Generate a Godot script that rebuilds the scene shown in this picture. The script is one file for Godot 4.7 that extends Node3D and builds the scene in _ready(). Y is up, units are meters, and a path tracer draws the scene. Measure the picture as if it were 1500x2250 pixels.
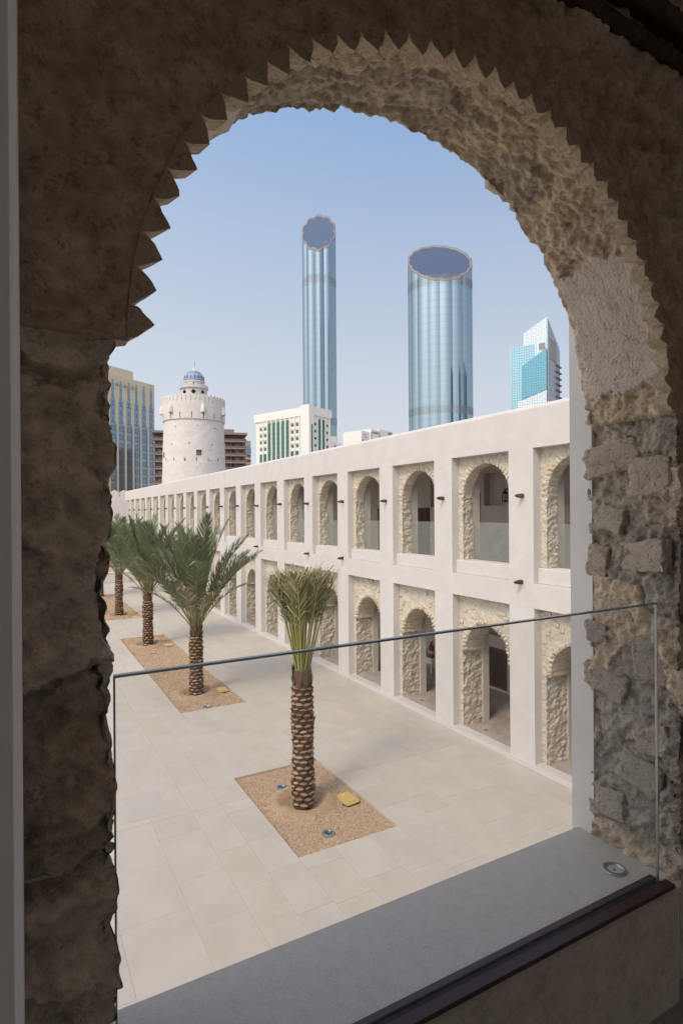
extends Node3D
# A stone window in an upper room looks over a paved courtyard with palms, a two-storey arcade, a fort tower and the city.
# Axes: x to the right along the window wall, -z out across the courtyard, ground of the courtyard at y = 0.

var M := {}
var R := RandomNumberGenerator.new()
var nz := {}
var used := {}


class MB:
	var v := PackedVector3Array()
	var n := PackedVector3Array()
	var c := PackedColorArray()
	var ix := PackedInt32Array()

	func tri(a: Vector3, b: Vector3, d: Vector3, col := Color.WHITE) -> void:
		var nn := (b - a).cross(d - a).normalized()
		var k := v.size()
		for p in [a, b, d]:
			v.append(p)
			n.append(nn)
			c.append(col)
		ix.append_array(PackedInt32Array([k, k + 2, k + 1]))

	func quad(a: Vector3, b: Vector3, d: Vector3, e: Vector3, col := Color.WHITE) -> void:
		var nn := (d - a).cross(e - b).normalized()
		var k := v.size()
		for p in [a, b, d, e]:
			v.append(p)
			n.append(nn)
			c.append(col)
		ix.append_array(PackedInt32Array([k, k + 2, k + 1, k, k + 3, k + 2]))

	func hexa(p: Array, col := Color.WHITE) -> void:  # 8 corners: bottom ring counter-clockwise seen from above, then top ring
		quad(p[3], p[2], p[1], p[0], col)
		quad(p[4], p[5], p[6], p[7], col)
		for i in 4:
			var j := (i + 1) % 4
			quad(p[i], p[j], p[j + 4], p[i + 4], col)

	func box(at: Vector3, s: Vector3, col := Color.WHITE, b := Basis()) -> void:
		var h := s * 0.5
		var p := []
		for y in [-h.y, h.y]:
			for q in [[-1, 1], [1, 1], [1, -1], [-1, -1]]:
				p.append(at + b * Vector3(h.x * q[0], y, h.z * q[1]))
		hexa(p, col)

	func span(a: Vector3, b: Vector3, col := Color.WHITE) -> void:  # box between two corners
		box((a + b) * 0.5, (b - a).abs(), col)

	func bbox(at: Vector3, s: Vector3, w: float, col := Color.WHITE, b := Basis()) -> void:  # chamfered box
		var h := s * 0.5
		var P := func(sx: int, sy: int, sz: int, ax: int) -> Vector3:
			var q := Vector3(h.x - (0.0 if ax == 0 else w), h.y - (0.0 if ax == 1 else w), h.z - (0.0 if ax == 2 else w))
			return at + b * Vector3(q.x * sx, q.y * sy, q.z * sz)
		for s1 in [-1, 1]:
			var f := func(l: Array) -> void:
				if s1 < 0:
					l.reverse()
				quad(l[0], l[1], l[2], l[3], col)
			f.call([P.call(s1, -1, -1, 0), P.call(s1, 1, -1, 0), P.call(s1, 1, 1, 0), P.call(s1, -1, 1, 0)])
			f.call([P.call(-1, s1, -1, 1), P.call(-1, s1, 1, 1), P.call(1, s1, 1, 1), P.call(1, s1, -1, 1)])
			f.call([P.call(-1, -1, s1, 2), P.call(1, -1, s1, 2), P.call(1, 1, s1, 2), P.call(-1, 1, s1, 2)])
		for s1 in [-1, 1]:
			for s2 in [-1, 1]:
				var g := func(l: Array, keep: bool) -> void:
					if not keep:
						l.reverse()
					quad(l[0], l[1], l[2], l[3], col)
				g.call([P.call(s1, s2, 1, 0), P.call(s1, s2, -1, 0), P.call(s1, s2, -1, 1), P.call(s1, s2, 1, 1)], s1 * s2 > 0)
				g.call([P.call(1, s1, s2, 1), P.call(-1, s1, s2, 1), P.call(-1, s1, s2, 2), P.call(1, s1, s2, 2)], s1 * s2 > 0)
				g.call([P.call(s1, 1, s2, 2), P.call(s1, -1, s2, 2), P.call(s1, -1, s2, 0), P.call(s1, 1, s2, 0)], s1 * s2 > 0)
				for s3 in [-1, 1]:
					var a: Vector3 = P.call(s1, s2, s3, 0)
					var d: Vector3 = P.call(s1, s2, s3, 1)
					var e: Vector3 = P.call(s1, s2, s3, 2)
					if s1 * s2 * s3 > 0:
						tri(a, d, e, col)
					else:
						tri(a, e, d, col)

	func grid(nu: int, nv: int, pts: PackedVector3Array, cols = null, flip := false, wrap_u := false) -> void:  # pts[i * nv + j]; du x dv points outward
		var k := v.size()
		v.append_array(pts)
		for i in nu:
			var ia := (i + nu - 1) % nu if wrap_u else maxi(i - 1, 0)
			var ib := (i + 1) % nu if wrap_u else mini(i + 1, nu - 1)
			for j in nv:
				var du := pts[ib * nv + j] - pts[ia * nv + j]
				var dv := pts[i * nv + mini(j + 1, nv - 1)] - pts[i * nv + maxi(j - 1, 0)]
				var nn := du.cross(dv).normalized()
				n.append(-nn if flip else nn)
		if cols == null:
			var white := PackedColorArray()
			white.resize(pts.size())
			white.fill(Color.WHITE)
			c.append_array(white)
		elif cols is Color:
			var one := PackedColorArray()
			one.resize(pts.size())
			one.fill(cols)
			c.append_array(one)
		else:
			c.append_array(cols)
		var t := PackedInt32Array()
		for i in (nu if wrap_u else nu - 1):
			for j in nv - 1:
				var a := k + i * nv + j
				var b := k + ((i + 1) % nu) * nv + j
				if flip:
					t.append_array(PackedInt32Array([a, b, b + 1, a, b + 1, a + 1]))
				else:
					t.append_array(PackedInt32Array([a, b + 1, b, a, a + 1, b + 1]))
		ix.append_array(t)

	func lathe(prof: Array, segs: int, at := Vector3.ZERO, cols = null, wob: FastNoiseLite = null, amp := 0.0) -> void:  # prof: Vector2(radius, y), from bottom to top
		var pts := PackedVector3Array()
		var nv := prof.size()
		for i in segs:
			var a := -TAU * i / segs
			for q in prof:
				var r: float = q.x
				var d := Vector3(cos(a), 0, sin(a))
				if wob:
					r += amp * wob.get_noise_3dv(d * q.x + Vector3(0, q.y, 0) + at)
				pts.append(at + d * r + Vector3(0, q.y, 0))
		grid(segs, nv, pts, cols, false, true)

	func tube(path: Array, rad: Array, segs: int, col := Color.WHITE) -> void:
		var pts := PackedVector3Array()
		for a in path.size():
			var t: Vector3 = (path[mini(a + 1, path.size() - 1)] - path[maxi(a - 1, 0)]).normalized()
			var s := t.cross(Vector3(0.31, 0.17, 0.93)).normalized()
			var u := s.cross(t)
			for i in segs:
				var an := TAU * i / segs
				pts.append(path[a] + (s * cos(an) + u * sin(an)) * float(rad[a]))
		var turned := PackedVector3Array()
		for i in segs:
			for a in path.size():
				turned.append(pts[a * segs + i])
		grid(segs, path.size(), turned, col, true, true)

	func extrude(poly: PackedVector2Array, d: float, t := Transform3D(), col := Color.WHITE) -> void:  # outline in x, y; from z = 0 to z = d
		var p := poly
		if Geometry2D.is_polygon_clockwise(p):
			p = p.duplicate()
			p.reverse()
		var q := Geometry2D.triangulate_polygon(p)
		for i in range(0, q.size(), 3):
			var a := p[q[i]]
			var b := p[q[i + 1]]
			var e := p[q[i + 2]]
			if (b - a).cross(e - a) < 0:
				var sw := b
				b = e
				e = sw
			tri(t * Vector3(a.x, a.y, d), t * Vector3(b.x, b.y, d), t * Vector3(e.x, e.y, d), col)
			tri(t * Vector3(a.x, a.y, 0), t * Vector3(e.x, e.y, 0), t * Vector3(b.x, b.y, 0), col)
		for i in p.size():
			var a := p[i]
			var b := p[(i + 1) % p.size()]
			quad(t * Vector3(a.x, a.y, 0), t * Vector3(b.x, b.y, 0), t * Vector3(b.x, b.y, d), t * Vector3(a.x, a.y, d), col)

	func cut(inside: Callable) -> void:  # leaves out the triangles whose middle lies in an opening
		var keep := PackedInt32Array()
		for q in range(0, ix.size(), 3):
			if not inside.call((v[ix[q]] + v[ix[q + 1]] + v[ix[q + 2]]) / 3.0):
				keep.append_array(ix.slice(q, q + 3))
		ix = keep

	func mesh(mat: Material) -> ArrayMesh:
		var arr := []
		arr.resize(Mesh.ARRAY_MAX)
		arr[Mesh.ARRAY_VERTEX] = v
		arr[Mesh.ARRAY_NORMAL] = n
		arr[Mesh.ARRAY_COLOR] = c
		arr[Mesh.ARRAY_INDEX] = ix
		var m := ArrayMesh.new()
		m.add_surface_from_arrays(Mesh.PRIMITIVE_TRIANGLES, arr)
		m.surface_set_material(0, mat)
		return m


# ------------------------------------------------------------------ nodes

func numbered(called: String) -> String:
	var k: int = used.get(called, 0)
	used[called] = k + 1
	return called if k == 0 else "%s_%03d" % [called, k]


func tag(o: Node, label: String, category: String, group := "", kind := "") -> Node:
	if label:
		o.set_meta("label", label)
	if category:
		o.set_meta("category", category)
	if group:
		o.set_meta("group", group)
	if kind:
		o.set_meta("kind", kind)
	return o


func thing(called: String, label: String, category: String, at := Vector3.ZERO, turn := 0.0, group := "") -> Node3D:
	var o := Node3D.new()
	o.name = numbered(called)
	add_child(o)
	o.position = at
	o.rotation.y = turn
	tag(o, label, category, group)
	return o


func put(called: String, m, mat: Material, parent: Node = self, at := Transform3D()) -> MeshInstance3D:
	var o := MeshInstance3D.new()
	o.mesh = m.mesh(mat) if m is MB else m
	if not (m is MB) and mat:
		o.material_override = mat
	o.transform = at
	if parent == self:
		o.name = numbered(called)
		add_child(o)
	else:
		o.name = called
		parent.add_child(o, true)
	return o


func struct(called: String, m, mat: Material, at := Transform3D()) -> MeshInstance3D:
	var o := put(called, m, mat, self, at)
	o.set_meta("kind", "structure")
	return o


func boxpart(called: String, a: Vector3, b: Vector3, mat: Material, parent: Node = self, bev := 0.0) -> MeshInstance3D:
	var m := MB.new()
	if bev > 0.0:
		m.bbox((a + b) * 0.5, (b - a).abs(), bev)
	else:
		m.span(a, b)
	return put(called, m, mat, parent)


func T(at: Vector3, b := Basis()) -> Transform3D:
	return Transform3D(b, at)


# ------------------------------------------------------------------ noise and materials

func noise(seed_: int, freq: float, oct := 4, kind := FastNoiseLite.TYPE_SIMPLEX_SMOOTH) -> FastNoiseLite:
	var f := FastNoiseLite.new()
	f.seed = seed_
	f.frequency = freq
	f.noise_type = kind
	f.fractal_type = FastNoiseLite.FRACTAL_FBM if oct > 1 else FastNoiseLite.FRACTAL_NONE
	f.fractal_octaves = oct
	return f


func cells(seed_: int, freq: float, what: int) -> FastNoiseLite:
	var f := FastNoiseLite.new()
	f.seed = seed_
	f.frequency = freq
	f.noise_type = FastNoiseLite.TYPE_CELLULAR
	f.cellular_return_type = what
	f.cellular_jitter = 0.9
	f.fractal_type = FastNoiseLite.FRACTAL_NONE
	return f


func field(size: int, layers: Array) -> PackedFloat32Array:  # layers: [seed, freq, weight, octaves]
	var out := PackedFloat32Array()
	out.resize(size * size)
	var total := 0.0
	for l in layers:
		var f: FastNoiseLite = cells(l[0], l[1], FastNoiseLite.RETURN_DISTANCE) if l[3] == 0 else noise(l[0], l[1], l[3])
		var d := f.get_seamless_image(size, size).get_data()
		var w: float = l[2] / 255.0
		total += absf(l[2])
		for i in d.size():
			out[i] += w * d[i]
	for i in out.size():
		out[i] /= total
	return out


func tex_height(h: PackedFloat32Array, size: int) -> ImageTexture:
	var b := PackedByteArray()
	b.resize(size * size)
	for i in h.size():
		b[i] = int(clampf(h[i], 0, 1) * 255)
	return ImageTexture.create_from_image(Image.create_from_data(size, size, false, Image.FORMAT_L8, b))


func tex_color(h: PackedFloat32Array, size: int, stops: Array) -> ImageTexture:  # stops: [[place, linear Color], ...]
	var lut := PackedByteArray()
	for k in 256:
		var t := k / 255.0
		var col: Color = stops[0][1]
		for s in stops.size() - 1:
			if t >= stops[s][0]:
				col = stops[s][1].lerp(stops[s + 1][1], clampf((t - stops[s][0]) / (stops[s + 1][0] - stops[s][0]), 0, 1))
		col = col.linear_to_srgb()
		lut.append_array(PackedByteArray([col.r8, col.g8, col.b8]))
	var b := PackedByteArray()
	b.resize(size * size * 3)
	for i in h.size():
		var k := int(clampf(h[i], 0, 1) * 255) * 3
		b[i * 3] = lut[k]
		b[i * 3 + 1] = lut[k + 1]
		b[i * 3 + 2] = lut[k + 2]
	return ImageTexture.create_from_image(Image.create_from_data(size, size, false, Image.FORMAT_RGB8, b))


func mat(called: String, col: Color, rough := 0.9, metal := 0.0) -> StandardMaterial3D:  # col is linear
	var m := StandardMaterial3D.new()
	m.resource_name = called
	m.albedo_color = col.linear_to_srgb()
	m.roughness = rough
	m.metallic = metal
	m.vertex_color_use_as_albedo = true
	M[called] = m
	return m


func textured(called: String, h: PackedFloat32Array, size: int, stops: Array, per_metre: float, relief_cm: float, rough := 0.9) -> StandardMaterial3D:
	var m := mat(called, Color.WHITE, rough)
	m.albedo_texture = tex_color(h, size, stops)
	if relief_cm > 0.0:
		m.heightmap_enabled = true
		m.heightmap_texture = tex_height(h, size)
		m.heightmap_scale = relief_cm
	m.uv1_triplanar = true
	m.uv1_world_triplanar = true
	m.uv1_scale = Vector3.ONE * per_metre
	return m


func L(r: float, g: float, b: float) -> Color:
	return Color(r, g, b)


func make_materials() -> void:
	var s := 512
	var soft := field(s, [[1, 0.006, 1.0, 5], [2, 0.03, 0.5, 3], [3, 0.12, 0.25, 2]])
	var fine := field(s, [[4, 0.02, 0.5, 4], [5, 0.14, 1.0, 3]])
	var rough := field(s, [[6, 0.015, 0.8, 5], [7, 0.06, 0.8, 4], [8, 0.2, 0.5, 2]])
	var grit := field(s, [[9, 0.09, 1.0, 0], [10, 0.16, 0.6, 2]])
	var wood := field(s, [[11, 0.01, 1.0, 4], [12, 0.1, 0.4, 2]])
	textured("plaster", soft, s, [[0.3, L(0.545, 0.525, 0.51)], [0.5, L(0.56, 0.543, 0.528)], [0.7, L(0.585, 0.567, 0.552)]], 0.35, 0.06, 0.92)
	textured("tower_plaster", rough, s, [[0.3, L(0.58, 0.55, 0.52)], [0.6, L(0.65, 0.62, 0.59)]], 0.22, 2.0, 0.95)
	textured("room_plaster", rough, s, [[0.3, L(0.34, 0.27, 0.205)], [0.5, L(0.42, 0.34, 0.265)], [0.7, L(0.47, 0.385, 0.305)]], 0.8, 0.5, 0.95)
	textured("white_plaster", soft, s, [[0.3, L(0.76, 0.72, 0.67)], [0.7, L(0.81, 0.77, 0.72)]], 0.8, 0.1, 0.85)
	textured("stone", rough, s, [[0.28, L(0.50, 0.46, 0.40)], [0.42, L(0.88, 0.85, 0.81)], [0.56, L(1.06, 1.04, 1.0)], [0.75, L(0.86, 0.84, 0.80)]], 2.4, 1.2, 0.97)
	textured("coral_stone", rough, s, [[0.25, L(0.66, 0.60, 0.50)], [0.45, L(0.86, 0.82, 0.76)], [0.65, L(1.0, 0.98, 0.93)]], 1.4, 1.1, 0.97)
	textured("paving", soft, s, [[0.3, L(0.93, 0.92, 0.90)], [0.5, L(0.975, 0.97, 0.96)], [0.7, L(1.0, 1.0, 1.0)]], 0.31, 0.06, 0.75)
	textured("joint", fine, s, [[0.3, L(0.44, 0.37, 0.27)], [0.7, L(0.52, 0.45, 0.34)]], 1.0, 0.1)
	textured("gravel", grit, s, [[0.2, L(0.19, 0.125, 0.075)], [0.4, L(0.375, 0.26, 0.165)], [0.6, L(0.50, 0.375, 0.25)]], 1.6, 1.2, 1.0)
	textured("sand", fine, s, [[0.3, L(0.42, 0.28, 0.165)], [0.7, L(0.50, 0.35, 0.22)]], 1.0, 0.4, 1.0)
	textured("sill_stone", fine, s, [[0.3, L(0.455, 0.43, 0.36)], [0.5, L(0.53, 0.50, 0.42)], [0.68, L(0.56, 0.53, 0.445)]], 1.6, 0.04, 0.5)
	textured("gallery_floor", soft, s, [[0.3, L(0.33, 0.28, 0.25)], [0.7, L(0.43, 0.375, 0.34)]], 0.4, 0.0, 0.55)
	textured("gallery_wall", soft, s, [[0.3, L(0.50, 0.465, 0.42)], [0.7, L(0.56, 0.525, 0.48)]], 0.4, 0.1, 0.9)
	textured("dark_wood", wood, s, [[0.3, L(0.035, 0.014, 0.008)], [0.7, L(0.10, 0.042, 0.022)]], 2.5, 0.15, 0.5)
	textured("beam_wood", wood, s, [[0.3, L(0.05, 0.026, 0.016)], [0.7, L(0.17, 0.085, 0.05)]], 3.0, 0.4, 0.8)
	textured("bark", rough, s, [[0.3, L(0.6, 0.55, 0.5)], [0.7, L(1.0, 1.0, 1.0)]], 3.0, 0.8, 0.95)
	textured("city_ground", soft, s, [[0.3, L(0.24, 0.21, 0.17)], [0.7, L(0.34, 0.30, 0.25)]], 0.02, 0.0)
	var leaf := mat("leaf", Color.WHITE, 0.55)
	leaf.backlight = Color(0.12, 0.14, 0.06)
	mat("bronze", L(0.060, 0.027, 0.024), 0.42, 0.2)
	mat("black", L(0.012, 0.011, 0.011), 0.6)
	mat("steel", L(0.42, 0.44, 0.45), 0.35, 0.9)
	mat("gold_lid", L(0.58, 0.41, 0.13), 0.5, 0.15)
	mat("red_paint", L(0.42, 0.012, 0.018), 0.3)
	mat("white_paint", L(0.72, 0.72, 0.70), 0.5)
	mat("blue_paint", L(0.05, 0.10, 0.32), 0.5)
	mat("lens", L(0.05, 0.09, 0.10), 0.12)
	mat("plain", Color.WHITE, 0.85)
	var gl := mat("pane", L(0.62, 0.72, 0.70), 0.02)
	gl.transparency = BaseMaterial3D.TRANSPARENCY_ALPHA
	gl.albedo_color.a = 0.10
	gl.metallic_specular = 0.5
	var ge := mat("pane_edge", L(0.24, 0.30, 0.31), 0.12)
	ge.metallic_specular = 0.6
	var gg := mat("gallery_pane", L(0.42, 0.45, 0.42), 0.03)
	gg.transparency = BaseMaterial3D.TRANSPARENCY_ALPHA
	gg.albedo_color.a = 0.28
	mat("tower_glass", L(0.31, 0.395, 0.45), 0.07, 0.95)
	mat("tower_roof", L(0.10, 0.16, 0.24), 0.3, 0.7)
	mat("tower_trim", L(0.23, 0.205, 0.19), 0.6, 0.2)
	mat("hotel_glass", L(0.20, 0.31, 0.40), 0.08, 0.9)
	mat("hotel_concrete", L(0.62, 0.54, 0.40), 0.9)
	mat("green_glass", L(0.05, 0.17, 0.13), 0.1, 0.6)
	mat("office_white", L(0.76, 0.74, 0.71), 0.9)
	mat("teal_glass", L(0.15, 0.38, 0.48), 0.14, 0.75)
	mat("pale_teal_glass", L(0.33, 0.54, 0.62), 0.16, 0.75)
	mat("silver_glass", L(0.62, 0.68, 0.72), 0.2, 0.8)
	mat("mullion", L(0.16, 0.20, 0.23), 0.6)
	mat("floor_line", L(0.28, 0.36, 0.42), 0.2, 0.9)
	mat("brown_concrete", L(0.13, 0.09, 0.07), 0.9)
	mat("pink_slab", L(0.24, 0.18, 0.155), 0.9)
	mat("window_dark", L(0.06, 0.065, 0.07), 0.15, 0.3)
	mat("dome_blue", L(0.24, 0.31, 0.45), 0.45)
	mat("dome_dark", L(0.10, 0.10, 0.14), 0.5)


# ------------------------------------------------------------------ camera, sky, sun

const SUN_TO := Vector3(-0.90, 1.10, 0.43)


func make_light() -> void:
	var cam := Camera3D.new()
	cam.name = "camera"
	cam.position = Vector3(0, 5.5, 0)
	cam.rotation_degrees = Vector3(0, -29.1, -0.4)
	cam.fov = 82.83
	cam.near = 0.02
	cam.far = 6000
	add_child(cam)
	cam.current = true
	var w := 512
	var im := Image.create(w, w / 2, false, Image.FORMAT_RGBF)
	var sun := SUN_TO.normalized()
	for j in w / 2:
		var th := PI * (j + 0.5) / (w / 2)
		for i in w:
			var ph := TAU * (i + 0.5) / w
			var d := Vector3(sin(ph) * sin(th), cos(th), -cos(ph) * sin(th))
			var y := maxf(d.y, 0.0)
			var t := pow(y, 1.15)
			var low := Vector3(0.335, 0.352, 0.368)
			var top := Vector3(-0.265, -0.12, 0.155)
			var col := low.lerp(top, t)
			col = col.max(Vector3(0.025, 0.03, 0.05))
			var cs := clampf(d.dot(sun), -1, 1)
			var g := 0.5
			var hg := (1 - g * g) / pow(1 + g * g - 2 * g * cs, 1.5)
			col += Vector3(1.0, 0.95, 0.86) * 0.265 * hg
			if d.y < 0.0:
				col = low.lerp(Vector3(0.20, 0.18, 0.155), clampf(-d.y * 12.0, 0, 1))
			im.set_pixel(i, j, Color(col.x, col.y, col.z))
	var sky := Sky.new()
	var sm := PanoramaSkyMaterial.new()
	sm.panorama = ImageTexture.create_from_image(im)
	sky.sky_material = sm
	var e := Environment.new()
	e.background_mode = Environment.BG_SKY
	e.sky = sky
	e.tonemap_mode = Environment.TONE_MAPPER_LINEAR
	e.tonemap_exposure = 1.86
	e.sdfgi_enabled = true
	e.ssao_enabled = true
	e.ssil_enabled = true
	e.fog_enabled = true
	e.fog_density = 0.00003
	e.fog_light_color = Color(0.86, 0.90, 0.94)
	var we := WorldEnvironment.new()
	we.name = "environment"
	we.environment = e
	add_child(we)
	var l := DirectionalLight3D.new()
	l.name = "sun"
	l.light_energy = 0.32
	l.light_color = Color(1.0, 0.92, 0.80)
	l.light_angular_distance = 16.0
	l.shadow_enabled = true
	add_child(l)
	l.look_at_from_position(Vector3.ZERO, -sun, Vector3.UP)


# ------------------------------------------------------------------ the stone window and its room

const CX := 1.077
const CY := 5.838
const RIN := 0.886
const ROUT := 0.915
const JL := 0.155
const JR := 2.0


func smooth(a: float, b: float, x: float) -> float:
	var t := clampf((x - a) / (b - a), 0, 1)
	return t * t * (3 - 2 * t)


func masonry() -> MB:
	var big := noise(21, 1.1, 4)
	var mid := noise(22, 5.0, 4)
	var fin := noise(23, 26.0, 3)
	var warp := noise(24, 3.0, 2)
	var ce := cells(25, 2.7, FastNoiseLite.RETURN_DISTANCE2_SUB)
	var cv := cells(25, 2.7, FastNoiseLite.RETURN_CELL_VALUE)
	var px := []  # [x, y, nx, ny, arch share]
	var ds := 0.0062
	var k := int((CY - 4.16) / ds)
	for i in k:
		px.append([JL, 4.16 + (CY - 4.16) * i / k, -1.0, 0.0, 0.0])
	var ka := int(PI * ROUT / ds)
	for i in ka + 1:
		var a := PI * (1.0 - float(i) / ka)
		px.append([CX + cos(a) * ROUT, CY + sin(a) * ROUT, cos(a), sin(a), 1.0])
	for i in k:
		px.append([JR, CY - (CY - 4.16) * (i + 1) / k, 1.0, 0.0, 0.0])
	var rows := []  # [outward offset, depth, face (0 soffit .. 1 room face, -1 outer face)]
	for r in [0.56, 0.4, 0.25, 0.14, 0.08, 0.04, 0.02]:
		rows.append([r, 1.562, -1.0])
	var d := 1.556
	while d > 1.236:
		rows.append([0.0, d, 0.0])
		d -= 0.0058
	for q in [1.234, 1.225, 1.215, 1.205, 1.197]:
		rows.append([-(ROUT - RIN), q, 0.0])
	var r := 0.0
	var first := rows.size()
	while r < 2.4:
		rows.append([-(ROUT - RIN) + r, 1.19, 1.0])
		r += 0.0062 if r < 0.42 else 0.0062 + (r - 0.42) * 0.16
	var nv := rows.size()
	var pts := PackedVector3Array()
	var cols := PackedColorArray()
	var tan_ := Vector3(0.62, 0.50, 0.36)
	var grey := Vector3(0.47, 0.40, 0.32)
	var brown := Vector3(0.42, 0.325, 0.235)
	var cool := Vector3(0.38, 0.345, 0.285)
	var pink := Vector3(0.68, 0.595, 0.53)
	for q in px:
		var arch: float = q[4]
		var nrm := Vector3(q[2], q[3], 0)
		var ang := rad_to_deg(atan2(q[1] - CY, q[0] - CX))
		for j in nv:
			var w = rows[j]
			var off: float = w[0]
			if arch < 0.5 and j >= first - 5:
				off += ROUT - RIN
			var p := Vector3(q[0], q[1], -w[1]) + nrm * off
			var b := big.get_noise_3dv(p * 2.2)
			var m := mid.get_noise_3dv(p * 1.6)
			var f := fin.get_noise_3dv(p)
			var wp := p + Vector3(warp.get_noise_3dv(p), warp.get_noise_3dv(p + Vector3(9, 0, 0)), warp.get_noise_3dv(p + Vector3(0, 9, 0))) * 0.06
			wp.y *= 1.25
			var ed := ce.get_noise_3dv(wp) + 1.0
			var val := cv.get_noise_3dv(wp)
			var blk := lerpf(1.0, smooth(0.0, 0.10, ed + 0.05 * f), smooth(-0.25, 0.25, b + 0.5 * m))
			var h := 0.0
			var col := Vector3.ZERO
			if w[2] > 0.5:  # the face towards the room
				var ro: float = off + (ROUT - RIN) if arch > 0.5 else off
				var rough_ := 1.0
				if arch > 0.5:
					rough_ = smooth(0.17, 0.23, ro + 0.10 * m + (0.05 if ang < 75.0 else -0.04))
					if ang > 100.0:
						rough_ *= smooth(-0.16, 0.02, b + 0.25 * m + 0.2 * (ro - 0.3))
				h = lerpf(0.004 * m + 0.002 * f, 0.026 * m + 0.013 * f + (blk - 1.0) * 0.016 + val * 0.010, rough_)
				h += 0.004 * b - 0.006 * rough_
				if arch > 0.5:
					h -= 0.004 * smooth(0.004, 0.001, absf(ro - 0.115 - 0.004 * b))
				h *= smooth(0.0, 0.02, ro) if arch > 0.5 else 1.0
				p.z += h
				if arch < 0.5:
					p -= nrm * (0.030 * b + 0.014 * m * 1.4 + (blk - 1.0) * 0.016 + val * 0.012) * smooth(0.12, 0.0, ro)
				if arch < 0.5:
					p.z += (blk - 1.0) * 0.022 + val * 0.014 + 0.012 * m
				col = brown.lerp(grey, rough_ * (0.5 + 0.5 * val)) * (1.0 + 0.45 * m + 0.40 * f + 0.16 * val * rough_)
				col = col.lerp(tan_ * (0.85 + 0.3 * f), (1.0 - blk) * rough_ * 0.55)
			else:
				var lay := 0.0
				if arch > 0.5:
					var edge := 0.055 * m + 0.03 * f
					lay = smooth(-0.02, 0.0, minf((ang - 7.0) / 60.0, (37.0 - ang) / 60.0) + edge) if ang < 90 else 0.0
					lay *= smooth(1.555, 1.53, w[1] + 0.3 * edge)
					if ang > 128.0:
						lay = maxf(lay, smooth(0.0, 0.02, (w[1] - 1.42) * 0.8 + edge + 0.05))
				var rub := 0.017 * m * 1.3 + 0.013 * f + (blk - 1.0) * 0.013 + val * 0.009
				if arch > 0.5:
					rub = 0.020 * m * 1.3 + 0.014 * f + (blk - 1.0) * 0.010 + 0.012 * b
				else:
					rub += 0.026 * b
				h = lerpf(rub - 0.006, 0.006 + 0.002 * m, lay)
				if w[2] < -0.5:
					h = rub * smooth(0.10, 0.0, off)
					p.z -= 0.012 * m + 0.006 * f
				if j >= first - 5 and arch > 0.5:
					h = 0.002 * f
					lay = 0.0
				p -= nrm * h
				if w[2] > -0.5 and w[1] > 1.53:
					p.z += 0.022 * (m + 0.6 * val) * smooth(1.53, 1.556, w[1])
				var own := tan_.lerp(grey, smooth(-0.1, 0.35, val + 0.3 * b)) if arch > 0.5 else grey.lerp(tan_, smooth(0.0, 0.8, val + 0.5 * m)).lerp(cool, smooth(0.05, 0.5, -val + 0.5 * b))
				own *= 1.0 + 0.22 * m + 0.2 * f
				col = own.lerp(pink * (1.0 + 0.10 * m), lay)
			pts.append(p)
			cols.append(Color(clampf(col.x, 0.06, 0.7), clampf(col.y, 0.05, 0.7), clampf(col.z, 0.04, 0.7)))
	var mb := MB.new()
	mb.grid(px.size(), nv, pts, cols, true)
	return mb


func tooth(a0: float, a1: float, kk: int) -> MB:
	var mb := MB.new()
	var mid := (a0 + a1) * 0.5
	var hw := (a1 - a0) * 0.5
	var tip := RIN - 0.045 + R.randf_range(-0.004, 0.004)
	var worn := 1.0 if mid > 0.6 else R.randf_range(0.6, 1.0)
	tip = RIN - (RIN - tip) * worn
	var lean := R.randf_range(-0.1, 0.1)
	var left := []
	var right := []
	var nstep := 7
	for i in nstep + 1:
		var t := float(i) / nstep
		var half := hw * (1.0 - pow(t, 1.7)) * 0.995
		var rr := lerpf(RIN + 0.004, tip, t)
		left.append([mid + half + lean * hw * t, rr])
		right.append([mid - half + lean * hw * t, rr])
	var cols := [L(0.43, 0.335, 0.245), L(0.58, 0.48, 0.36)]
	var P := func(q: Array, dd: float, grow: float) -> Vector3:
		var at := Vector3(CX + cos(q[0]) * (q[1] + grow), CY + sin(q[0]) * (q[1] + grow), -dd)
		return at + Vector3(nz.chip.get_noise_3dv(at), nz.chip.get_noise_3dv(at + Vector3(7, 0, 0)), nz.chip.get_noise_3dv(at + Vector3(0, 7, 0))) * (0.007 if mid < 1.2 else 0.004)
	for i in nstep:
		var f0 := 1.184 + 0.002 * sin(kk * 1.7)
		var b0 := 1.237
		mb.quad(P.call(left[i], f0, 0), P.call(left[i + 1], f0, 0), P.call(right[i + 1], f0, 0), P.call(right[i], f0, 0), cols[0])
		mb.quad(P.call(right[i], b0, 0.012), P.call(right[i + 1], b0, 0.012), P.call(left[i + 1], b0, 0.012), P.call(left[i], b0, 0.012), cols[1])
		mb.quad(P.call(left[i], b0, 0.012), P.call(left[i + 1], b0, 0.012), P.call(left[i + 1], f0, 0), P.call(left[i], f0, 0), cols[1])
		mb.quad(P.call(right[i], f0, 0), P.call(right[i + 1], f0, 0), P.call(right[i + 1], b0, 0.012), P.call(right[i], b0, 0.012), cols[1])
	return mb


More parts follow.
